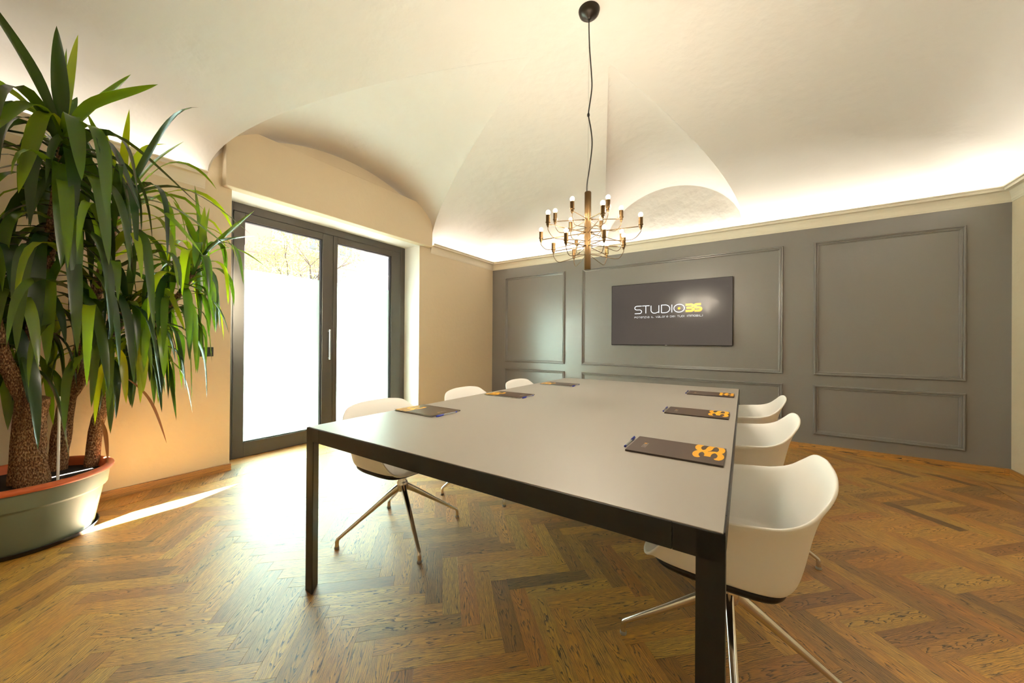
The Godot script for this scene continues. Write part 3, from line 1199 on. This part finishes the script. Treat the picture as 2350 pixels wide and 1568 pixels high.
func write_line(im: Image, text: String, at: Rect2, width: float, c: Color) -> void:
	var total := 0.0
	for ch in text:
		total += {"I": 0.35, " ": 0.6, "M": 1.35}.get(ch, 1.0) + 0.32
	var x := 0.0
	for ch in text:
		var w: float = {"I": 0.35, " ": 0.6, "M": 1.35}.get(ch, 1.0)
		write_letter(im, ch, Rect2(at.position.x + x / total * at.size.x, at.position.y, w / total * at.size.x, at.size.y), width, c, false)
		x += w + 0.32


# ------------------------------------------------------------------ television
func television() -> void:
	var iw := 1024
	var ih := 584
	var im := Image.create(iw, ih, false, Image.FORMAT_RGB8)
	im.fill(srgb(66, 60, 55))
	var white := srgb(232, 236, 236)
	var amber := srgb(248, 176, 32)
	var sz := Vector2(iw, ih)
	var top := 0.364
	var tall := 0.124
	for l in [["S", 0.218, 0.062], ["T", 0.285, 0.066], ["U", 0.364, 0.068], ["D", 0.454, 0.070], ["I", 0.535, 0.012]]:
		write_letter(im, l[0], Rect2(l[1] * iw, top * ih, l[2] * iw, tall * ih), 6.5, white)
	write_letter(im, "O", Rect2(0.558 * iw, top * ih, 0.085 * iw, tall * ih), 6.5, white, false)
	stroke(im, [Vector2(0.600, 0.428) * sz, Vector2(0.6005, 0.428) * sz], 22.0, amber)
	write_letter(im, "3", Rect2(0.652 * iw, (top + 0.014) * ih, 0.062 * iw, (tall - 0.028) * ih), 21.0, amber)
	write_letter(im, "S", Rect2(0.722 * iw, (top + 0.014) * ih, 0.050 * iw, (tall - 0.028) * ih), 21.0, amber)
	stroke(im, [Vector2(0.703, 0.428) * sz, Vector2(0.719, 0.42) * sz], 4.0, srgb(66, 60, 55))
	write_line(im, "POTENZIA IL VALORE DEI TUOI IMMOBILI", Rect2(0.216 * iw, 0.538 * ih, 0.575 * iw, 0.026 * ih), 2.1, srgb(214, 216, 214))
	var m := mat("television screen", Color(0.02, 0.02, 0.02), 0.12)
	m.emission_enabled = true
	m.emission_operator = BaseMaterial3D.EMISSION_OP_MULTIPLY
	m.emission = Color.WHITE
	m.emission_texture = ImageTexture.create_from_image(im)
	m.emission_energy_multiplier = 1.0
	var t := thing("television", "wide flat black television on the grey wall showing a white and amber logo", "television", Vector3(2.858, 1.102, 0))
	var hw := 0.7252
	var hh := 0.8275
	boxes("housing", M["television case"], t, [[Vector3(-hw + 0.01, 0.01, 0.022), Vector3(hw - 0.01, hh - 0.01, 0.048)], [Vector3(-hw, 0, 0.046), Vector3(hw, hh, 0.056)]], 0.003)
	boxes("wall_bracket", M["black plastic"], t, [[Vector3(-0.2, 0.2, 0.0), Vector3(0.2, 0.6, 0.024)]], 0.002)
	var st := begin()
	var b := 0.007
	var p := [Vector3(-hw + b, b + 0.004, 0.0568), Vector3(hw - b, b + 0.004, 0.0568), Vector3(hw - b, hh - b, 0.0568), Vector3(-hw + b, hh - b, 0.0568)]
	var uv := [Vector2(0, 1), Vector2(1, 1), Vector2(1, 0), Vector2(0, 0)]
	for i in [0, 2, 1, 0, 3, 2]:
		st.set_uv(uv[i])
		st.add_vertex(p[i])
	obj("screen", done(st), m, t)
	boxes("badge", M["brushed handle"], t, [[Vector3(-0.02, 0.001, 0.055), Vector3(0.004, 0.006, 0.0572)]], 0.0005)


# ------------------------------------------------------------------ folders and pens
func folders() -> void:
	var iw := 512
	var ih := 744
	var im := Image.create(iw, ih, false, Image.FORMAT_RGB8)
	var brown := srgb(80, 61, 50)
	im.fill(brown)
	var amber := srgb(252, 178, 6)
	var k := iw / 0.21
	var pt := func(u: float, v: float) -> Vector2: return Vector2(u * k, ih - v * k)
	var wd := 0.0195 * k
	# the large cut-off figure: a three and an S run together
	for s in [
		arc(pt.call(0.092, 0.0695), 0.042 * k, 0.0183 * k, 208, 450, 24) + [pt.call(0.076, 0.0512)],
		[pt.call(0.076, 0.0512)] + arc(pt.call(0.094, 0.0313), 0.044 * k, 0.0195 * k, 270, 516, 24),
		arc(pt.call(0.178, 0.0695), 0.040 * k, 0.0183 * k, 330, 100, 24) + [pt.call(0.176, 0.0515)] + arc(pt.call(0.174, 0.0313), 0.044 * k, 0.0195 * k, 272, 512, 24),
	]:
		stroke(im, s, wd, amber, true)
	# the small printed logo near the head
	var white := srgb(230, 226, 220)
	var x0 := 0.066
	for l in [["S", 0.0, 0.0065], ["T", 0.0082, 0.0065], ["U", 0.0166, 0.0065], ["D", 0.0250, 0.0070], ["I", 0.0334, 0.002], ["O", 0.0366, 0.0085]]:
		var q: Vector2 = pt.call(x0 + l[1], 0.2645)
		write_letter(im, l[0], Rect2(q.x, q.y, l[2] * k, 0.0085 * k), 2.0, white)
	for l in [["3", 0.0466, 0.0065], ["S", 0.0546, 0.0065]]:
		var q: Vector2 = pt.call(x0 + l[1], 0.2638)
		write_letter(im, l[0], Rect2(q.x, q.y, l[2] * k, 0.0070 * k), 4.6, amber)
	var ql: Vector2 = pt.call(x0, 0.2535)
	write_line(im, "POTENZIA IL VALORE DEI TUOI IMMOBILI", Rect2(ql.x, ql.y, 0.062 * k, 0.003 * k), 1.1, srgb(200, 196, 190))
	var cover := mat("folder cover", Color.WHITE, 0.34)
	cover.albedo_texture = ImageTexture.create_from_image(im)
	var set := [
		# reader's low-left corner (x, z), reader looks along: +1 towards +x, -1 towards -x; small turn
		[3.691, 3.685, -1, 0.5, "closest brown folder facing the large white chair by the black table leg", "blue pen with clear barrel at the head of the closest folder"],
		[3.668, 2.862, -1, 1.0, "brown folder in the middle of the row facing the window", "blue pen with clear barrel at the head of the middle folder facing the window"],
		[3.661, 1.972, -1, 0.5, "brown folder at the table end by the grey wall, facing the window", "blue pen at the head of the far folder facing the window"],
		[2.102, 3.478, 1, -1.0, "brown folder on the window side nearest the table's empty front corner", "blue pen with clear barrel beside the window-side folder nearest the front corner"],
		[2.130, 2.708, 1, 0.5, "brown folder in the middle of the window-side row", "blue pen beside the middle folder of the window-side row"],
		[2.134, 1.880, 1, 0.0, "brown folder on the window side at the table end by the grey wall", "blue pen beside the window-side folder at the table end by the grey wall"],
	]
	for s in set:
		var f := thing("folder", s[4], "folder", Vector3(s[0], 0.74, s[1]), "brown folders laid on the meeting table")
		# local x = reader's right, local -z = away from the reader
		f.rotation_degrees.y = (90.0 if s[2] < 0 else -90.0) + s[3]
		boxes("back_cover", M["folder board"], f, [[Vector3(0, 0.0002, -0.305), Vector3(0.21, 0.0012, 0)]])
		boxes("pages", M["paper"], f, [[Vector3(0.004, 0.0012, -0.302), Vector3(0.207, 0.0036, -0.003)], [Vector3(0.003, 0.0036, -0.303), Vector3(0.206, 0.0048, -0.004)]])
		boxes("spine", M["folder board"], f, [[Vector3(-0.0012, 0.0002, -0.305), Vector3(0.0, 0.0062, 0)]])
		var st := begin()
		# front cover, slightly lifted towards its free edge
		var rows := []
		for i in 7:
			var u := i / 6.0
			var lift := 0.0050 + 0.0022 * u * u
			rows.append([Vector3(0.21 * u, lift, 0), Vector3(0.21 * u, lift, -0.305)])
		for i in 6:
			var a: Vector3 = rows[i][0]
			var b: Vector3 = rows[i + 1][0]
			var c: Vector3 = rows[i + 1][1]
			var d: Vector3 = rows[i][1]
			var h := Vector3(0, 0.0008, 0)
			for v in [a + h, c + h, b + h, a + h, d + h, c + h, a, b, c, a, c, d]:
				st.set_uv(Vector2(v.x / 0.21, 1.0 + v.z / 0.305))
				st.add_vertex(v)
			for e in [[a, b], [c, d]]:
				for v in [e[0], e[1] + h, e[1], e[0], e[0] + h, e[1] + h]:
					st.set_uv(Vector2(0.02, 0.5))
					st.add_vertex(v)
		for e in [[rows[6][0], rows[6][1]]]:
			var h := Vector3(0, 0.0008, 0)
			for v in [e[0], e[1] + h, e[1], e[0], e[0] + h, e[1] + h]:
				st.set_uv(Vector2(0.02, 0.5))
				st.add_vertex(v)
		obj("front_cover", done(st), cover, f)
		var p := thing("pen", s[5], "pen", f.transform * Vector3(0.042, 0.0045, -0.3175), "blue pens laid by the folders")
		p.rotation_degrees.y = f.rotation_degrees.y + 1.5
		st = begin()
		tube(st, [Vector3(0.008, 0, 0), Vector3(0.118, 0, 0)], 0.0038, 8)
		obj("barrel", done(st), M["pen clear"], p)
		st = begin()
		tube(st, [Vector3(-0.001, 0, 0), Vector3(0.112, 0, 0)], 0.0014, 6)
		obj("ink_tube", done(st), M["pen ink"], p)
		st = begin()
		tube(st, [Vector3(0.0, 0, 0), Vector3(0.010, 0, 0)], 0.0042, 8)
		obj("end_plug", done(st), M["pen blue"], p)
		st = begin()
		tube(st, [Vector3(0.104, 0, 0), Vector3(0.120, 0, 0), Vector3(0.152, 0, 0), Vector3(0.154, 0, 0)], [0.0046, 0.0046, 0.0040, 0.0025], 8)
		box(st, Vector3(0.096, 0.0035, -0.0018), Vector3(0.150, 0.0058, 0.0018), 0.0004)
		obj("cap", done(st), M["pen blue"], p)


# ------------------------------------------------------------------ chandelier
func chandelier() -> void:
	var at := Vector3(2.882, 1.60, 2.806)
	var c := thing("chandelier", "small brass chandelier of curved arms and round bulbs hanging over the table", "chandelier", at)
	var roof := vault(at.x, at.z) - at.y
	var st := begin()
	lathe(st, [Vector2(0, 0), Vector2(0.019, 0), Vector2(0.0215, 0.003), Vector2(0.0215, 0.119), Vector2(0.021, 0.120), Vector2(0.0215, 0.121), Vector2(0.0215, 0.500), Vector2(0.019, 0.504), Vector2(0, 0.504)], 24, Vector3.ZERO, -1)
	obj("stem", done(st), M["brass"], c)
	# cloth cord, slack beside a taut cable, tied to it half way
	st = begin()
	var pts := cat([Vector3(-0.006, 0.504, 0.004), Vector3(-0.004, 0.56, 0.004), Vector3(0.012, 0.66, 0.004), Vector3(0.026, 0.80, 0.0), Vector3(0.018, 0.90, 0.0), Vector3(0.003, 0.985, 0.002), Vector3(0.002, 1.02, 0.002), Vector3(0.008, 1.06, 0.002), Vector3(0.022, 1.17, 0.0), Vector3(0.018, 1.27, 0), Vector3(0.006, 1.42, 0), Vector3(0, 1.56, 0), Vector3(0, roof - 0.02, 0)], 6)
	tube(st, pts, 0.0042, 8)
	lathe(st, [Vector2(0.002, 0.99), Vector2(0.008, 0.995), Vector2(0.009, 1.003), Vector2(0.007, 1.012), Vector2(0.002, 1.018)], 10)
	obj("cord", done(st), M["black cord"], c)
	st = begin()
	tube(st, [Vector3(0, 0.50, 0), Vector3(0, roof - 0.02, 0)], 0.0008, 6)
	obj("steel_cable", done(st), M["steel cable"], c)
	st = begin()
	lathe(st, [Vector2(0, -0.056), Vector2(0.012, -0.056), Vector2(0.018, -0.048), Vector2(0.045, -0.038), Vector2(0.062, -0.022), Vector2(0.068, -0.004), Vector2(0.068, 0.006)], 28, Vector3(0, roof, 0))
	obj("canopy", done(st), M["bronze canopy"], c)
	var towards := Vector2(eye.x - at.x, eye.z - at.z).angle()
	# [angle from the viewer, arm radius, height of the socket foot, rod height, wire height]
	for tier in [[34.0, 0.209, 0.304, 0.326, 0.268], [14.5, 0.325, 0.218, 0.240, 0.184], [25.0, 0.222, 0.118, 0.154, 0.096]]:
		for k in 6:
			var a := towards - deg_to_rad(tier[0] + 60.0 * k)
			var out := Vector3(cos(a), 0, sin(a))
			var r: float = tier[1]
			var foot: float = tier[2]
			var s2 := begin()
			tube(s2, [out * 0.020 + Vector3(0, tier[3], 0), out * (r - 0.012) + Vector3(0, foot + 0.018, 0)], 0.0030, 7)
			tube(s2, [out * 0.020 + Vector3(0, tier[3], 0), out * 0.034 + Vector3(0, lerpf(tier[3], foot + 0.018, 0.1), 0)], 0.0050, 8)
			tube(s2, cat([out * r + Vector3(0, foot + 0.002, 0), out * (r * 0.99) + Vector3(0, foot - 0.02, 0), out * (r * 0.86) + Vector3(0, foot - 0.055, 0), out * (r * 0.62) + Vector3(0, lerpf(foot - 0.06, tier[4], 0.3), 0), out * (r * 0.30) + Vector3(0, lerpf(foot - 0.06, tier[4], 0.8), 0), out * 0.020 + Vector3(0, tier[4], 0)], 5), 0.0023, 6)
			var arm := obj("arm", done(s2), M["brass"], c)
			var base := out * r
			s2 = begin()
			lathe(s2, [Vector2(0, 0), Vector2(0.006, 0.0), Vector2(0.007, 0.010), Vector2(0.0105, 0.011), Vector2(0.0105, 0.024), Vector2(0.0150, 0.026), Vector2(0.0150, 0.031), Vector2(0.0130, 0.032), Vector2(0.0130, 0.072), Vector2(0.010, 0.073), Vector2(0, 0.073)], 16, base + Vector3(0, foot, 0), -1)
			obj("socket", done(s2), M["brass"], arm)
			s2 = begin()
			var prof := [Vector2(0.0, 0.0), Vector2(0.008, 0.0), Vector2(0.010, 0.006)]
			for q in 9:
				var t := lerpf(-0.75, PI / 2, q / 8.0)
				prof.append(Vector2(maxf(cos(t) * 0.0138, 0.0), 0.016 + sin(t) * 0.0148))
			lathe(s2, prof, 14, base + Vector3(0, foot + 0.072, 0))
			obj("bulb", done(s2), M["lamp glass"], arm)
			var l := OmniLight3D.new()
			l.name = "bulb_light"
			l.light_energy = 0.085
			l.light_color = Color(1.0, 0.94, 0.85)
			l.light_size = 0.016
			l.omni_range = 12.0
			l.omni_attenuation = 2.0
			l.shadow_enabled = true
			l.position = base + Vector3(0, foot + 0.089, 0)
			c.add_child(l, true)


# ------------------------------------------------------------------ potted yucca
var leaf_no := 0


func leaf(plant: Node3D, at: Vector3, azimuth: float, rise: float, fall: float, bend: float, sharp: float, length: float, width: float, m: Material, twist := 0.0) -> void:
	# leaves the stem at angle rise, turns to angle fall round the point bend of its length
	var n := 14
	var p := at
	var out := Vector3(cos(azimuth), 0, sin(azimuth))
	var side0 := Vector3(-sin(azimuth), 0, cos(azimuth))
	var lefts := []
	var mids := []
	var rights := []
	for i in n + 1:
		var s := float(i) / n
		var k := 1.0 / (1.0 + exp(-(s - bend) * sharp))
		var el := lerpf(rise, fall, k)
		var d := out * cos(el) + Vector3.UP * sin(el)
		if i > 0:
			p += d * (length / n)
		if p.x < 0.03:
			p.x = 0.03 + (p.x - 0.03) * 0.1 if p.x > -0.3 else 0.01
		var up := out * -sin(el) + Vector3.UP * cos(el)
		var tw := twist * s
		var side := (side0 * cos(tw) + up * sin(tw))
		var nrm := (up * cos(tw) - side0 * sin(tw))
		var w := width * 0.5 * (0.48 + 0.52 * smoothstep(0.0, 0.45, s)) * pow(maxf(1.0 - pow(maxf(s - 0.35, 0.0) / 0.65, 2.1), 0.0), 0.85)
		var v := w * 0.26
		lefts.append(p - side * w + nrm * v)
		mids.append(p)
		rights.append(p + side * w + nrm * v)
	var st := begin()
	st.set_smooth_group(1)
	var rows := []
	for i in n + 1:
		rows.append([rights[i], mids[i], lefts[i]])
	grid(st, rows, false)
	obj("leaf", done(st), m, plant)
	leaf_no += 1


func crown(plant: Node3D, path: Array, count: int, s: int, from_t: float, long: float, wide: float, hang: float, mats: Array, pull := Vector2.ZERO) -> void:
	# leaves in a spiral along the upper stem: upright at the tip, arching, then hanging lower down
	var rng := RandomNumberGenerator.new()
	rng.seed = s
	var pts := cat(path, 10)
	for i in count:
		var t := float(i) / (count - 1)
		var along := lerpf(1.0, from_t, pow(t, 1.15)) * (pts.size() - 1)
		var at: Vector3 = pts[int(along)].lerp(pts[mini(int(along) + 1, pts.size() - 1)], along - int(along))
		var az := 2.39996 * i + rng.randf_range(-0.3, 0.3)
		var dir := (Vector2(cos(az), sin(az)) + pull * rng.randf_range(0.3, 1.0))
		az = dir.angle()
		var rise := lerpf(1.30, 0.15, pow(t, 0.55)) + rng.randf_range(-0.15, 0.2)
		var fall := lerpf(1.1, -1.52, smoothstep(0.0, 0.16, t)) + rng.randf_range(-0.06, 0.12)
		var bendat := rng.randf_range(0.18, 0.5) * lerpf(1.0, 0.7, t) / hang
		var ln := long * lerpf(0.72, 1.0, smoothstep(0.0, 0.12, t)) * rng.randf_range(0.78, 1.15)
		leaf(plant, at + Vector3(cos(az), 0, sin(az)) * 0.012, az, rise, minf(fall, rise), bendat, rng.randf_range(7.0, 16.0), ln, wide * rng.randf_range(0.85, 1.1), M[mats[rng.randi() % mats.size()]], rng.randf_range(-0.5, 0.5))


func plant() -> void:
	var o := Vector3(0.365, 0, 4.852)
	var sa := thing("plant_saucer", "black plastic saucer under the sage green plant pot", "saucer", o)
	var st := begin()
	lathe(st, [Vector2(0, 0.0), Vector2(0.268, 0.0), Vector2(0.276, 0.004), Vector2(0.285, 0.024), Vector2(0.288, 0.027), Vector2(0.285, 0.029), Vector2(0.280, 0.025), Vector2(0.271, 0.010), Vector2(0, 0.010)], 48)
	obj("dish", done(st), M["black saucer"], sa)
	var pl := thing("potted_yucca", "tall potted yucca with long drooping green leaves beside the glass door", "plant", o)
	st = begin()
	lathe(st, [Vector2(0, 0.012), Vector2(0.258, 0.012), Vector2(0.266, 0.020), Vector2(0.302, 0.236), Vector2(0.305, 0.243), Vector2(0.317, 0.250), Vector2(0.320, 0.256), Vector2(0.329, 0.338)], 56)
	obj("pot", done(st), M["sage pot"], pl)
	st = begin()
	lathe(st, [Vector2(0.329, 0.338), Vector2(0.340, 0.341), Vector2(0.347, 0.351), Vector2(0.345, 0.362), Vector2(0.334, 0.369), Vector2(0.320, 0.370), Vector2(0.310, 0.362), Vector2(0.304, 0.345), Vector2(0.298, 0.318)], 56)
	obj("rim", done(st), M["terracotta"], pl)
	st = begin()
	lathe(st, [Vector2(0.299, 0.318), Vector2(0.2, 0.322), Vector2(0.1, 0.326), Vector2(0, 0.328)], 40)
	obj("soil", done(st), M["potting soil"], pl)
	# canes, in the plant's own axes (world minus o)
	var thick := [Vector3(0.10, 0.32, -0.03), Vector3(0.07, 0.50, -0.02), Vector3(0.045, 0.66, -0.03), Vector3(0.07, 0.80, -0.05)]
	cane(pl, thick, [0.068, 0.060, 0.052, 0.042], "yucca bark")
	var a := [Vector3(0.03, 0.32, 0.02), Vector3(0.03, 0.8, 0.0), Vector3(0.08, 1.2, -0.03), Vector3(0.17, 1.6, -0.07), Vector3(0.235, 2.0, -0.10), Vector3(0.255, 2.25, -0.11)]
	cane(pl, a, [0.034, 0.030, 0.028, 0.026, 0.022, 0.014], "yucca bark")
	var b := [Vector3(-0.10, 0.32, -0.265), Vector3(-0.085, 0.62, -0.29), Vector3(-0.03, 0.90, -0.37), Vector3(0.02, 1.12, -0.46), Vector3(0.06, 1.34, -0.58), Vector3(0.08, 1.56, -0.69), Vector3(0.085, 1.74, -0.755)]
	cane(pl, b, [0.036, 0.031, 0.026, 0.022, 0.019, 0.016, 0.012], "yucca bark")
	var c := [Vector3(-0.16, 0.32, -0.13), Vector3(-0.16, 0.75, -0.17), Vector3(-0.12, 1.2, -0.24), Vector3(-0.06, 1.65, -0.31), Vector3(-0.03, 2.02, -0.36)]
	cane(pl, c, [0.045, 0.038, 0.030, 0.024, 0.014], "yucca bark")
	var d := [Vector3(0.03, 0.8, 0.0), Vector3(0.10, 1.0, 0.06), Vector3(0.16, 1.25, 0.10), Vector3(0.19, 1.5, 0.12)]
	cane(pl, d, [0.034, 0.030, 0.026, 0.014], "yucca bark")
	var e := [Vector3(-0.16, 0.75, -0.17), Vector3(-0.08, 1.0, -0.28), Vector3(-0.02, 1.2, -0.36), Vector3(0.02, 1.38, -0.40)]
	cane(pl, e, [0.030, 0.026, 0.022, 0.012], "yucca bark")
	var greens := ["yucca leaf 0", "yucca leaf 1", "yucca leaf 2", "yucca leaf 0", "yucca leaf 3"]
	var darks := ["yucca leaf 2", "yucca leaf 0", "yucca leaf 2", "yucca leaf 1"]
	crown(pl, a, 76, 11, 0.50, 0.74, 0.062, 1.0, darks, Vector2(0.25, 0.0))
	crown(pl, b, 72, 22, 0.42, 0.56, 0.046, 0.85, greens, Vector2(0.2, 0.0))
	crown(pl, c, 60, 33, 0.50, 0.86, 0.044, 0.52, greens, Vector2(0.5, -0.25))
	crown(pl, d, 34, 44, 0.30, 0.62, 0.060, 1.0, darks, Vector2(0.2, 0.1))
	crown(pl, e, 40, 55, 0.35, 0.55, 0.044, 0.9, greens, Vector2(0.5, -0.2))

	# the young upright blades and a few long arching ones
	var ri := atan2(-0.557, 0.83)
	var lf_ := atan2(0.557, -0.83)
	var fr := atan2(0.83, 0.557)
	var ta: Vector3 = a[5]
	var tb: Vector3 = b[6]
	var tc: Vector3 = c[4]
	leaf(pl, ta, lf_, 1.14, 0.95, 0.6, 4.0, 0.56, 0.050, M["yucca leaf 3"])
	leaf(pl, ta, ri, 1.46, 1.40, 0.6, 4.0, 0.56, 0.048, M["yucca leaf 3"])
	leaf(pl, ta, ri, 1.55, 1.53, 0.6, 4.0, 0.48, 0.026, M["yucca leaf 1"])
	leaf(pl, ta, fr + 0.5, 0.95, -1.40, 0.26, 16.0, 0.66, 0.070, M["yucca leaf 1"])
	leaf(pl, ta, fr - 0.5, 0.90, -1.25, 0.22, 18.0, 0.68, 0.068, M["yucca leaf 3"])
	leaf(pl, ta, ri + 0.5, 0.75, -1.20, 0.30, 14.0, 0.62, 0.066, M["yucca leaf 1"])
	leaf(pl, tc, ri, 0.55, -0.70, 0.40, 8.0, 0.95, 0.042, M["yucca leaf 2"])
	leaf(pl, tc, ri + 0.15, 0.10, -0.62, 0.35, 8.0, 0.90, 0.048, M["yucca leaf 0"])
	leaf(pl, tc, ri + 0.3, -0.1, -0.75, 0.45, 8.0, 0.88, 0.046, M["yucca leaf 1"])
	leaf(pl, tc, fr, 1.4, 1.3, 0.5, 4.0, 0.42, 0.040, M["yucca leaf 3"])
	leaf(pl, tb, lf_, 1.48, 1.44, 0.5, 4.0, 0.52, 0.040, M["yucca leaf 1"])
	leaf(pl, tb, ri, 1.45, 1.40, 0.5, 4.0, 0.36, 0.030, M["yucca leaf 3"])
	leaf(pl, tb, ri + 0.1, 0.70, 0.62, 0.5, 4.0, 0.52, 0.040, M["yucca leaf 1"])
	leaf(pl, tb, fr, 0.9, -1.5, 0.20, 22.0, 0.50, 0.056, M["yucca leaf 1"])

	leaf(pl, b[2], ri, -0.5, -1.25, 0.4, 8.0, 0.55, 0.022, M["dry leaf"])
	leaf(pl, b[1], ri + 0.6, -0.3, -1.2, 0.5, 8.0, 0.34, 0.020, M["dry leaf"])
	st = begin()
	tube(st, [Vector3(0.115, 0.32, -0.115), Vector3(0.112, 0.80, -0.118)], 0.006, 8)
	obj("support_stake", done(st), M["paper"], pl)


func cane(plant: Node3D, path: Array, radii: Array, m: String) -> void:
	var pts := cat(path, 8)
	var rr := []
	var rng := RandomNumberGenerator.new()
	rng.seed = pts.size() * 31 + int(path[0].x * 1000)
	for i in pts.size():
		var t := float(i) / 8.0
		var k := mini(int(t), radii.size() - 2)
		rr.append(lerpf(radii[k], radii[k + 1], t - k) * rng.randf_range(0.94, 1.06))
	var st := begin()
	tube(st, pts, rr, 14)
	obj("cane", done(st), M[m], plant)


func light_switch() -> void:
	var t := thing("light_switch", "black light switch plate on the cream wall half hidden by yucca leaves", "switch", Vector3(0, 0.993, 3.942))
	boxes("plate", M["switch plate"], t, [[Vector3(0, 0, -0.045), Vector3(0.008, 0.078, 0.045)]], 0.002)
	for k in 3:
		boxes("rocker", M["black plastic"], t, [[Vector3(0.006, 0.016, -0.034 + k * 0.0235), Vector3(0.0115, 0.062, -0.012 + k * 0.0235)]], 0.001)
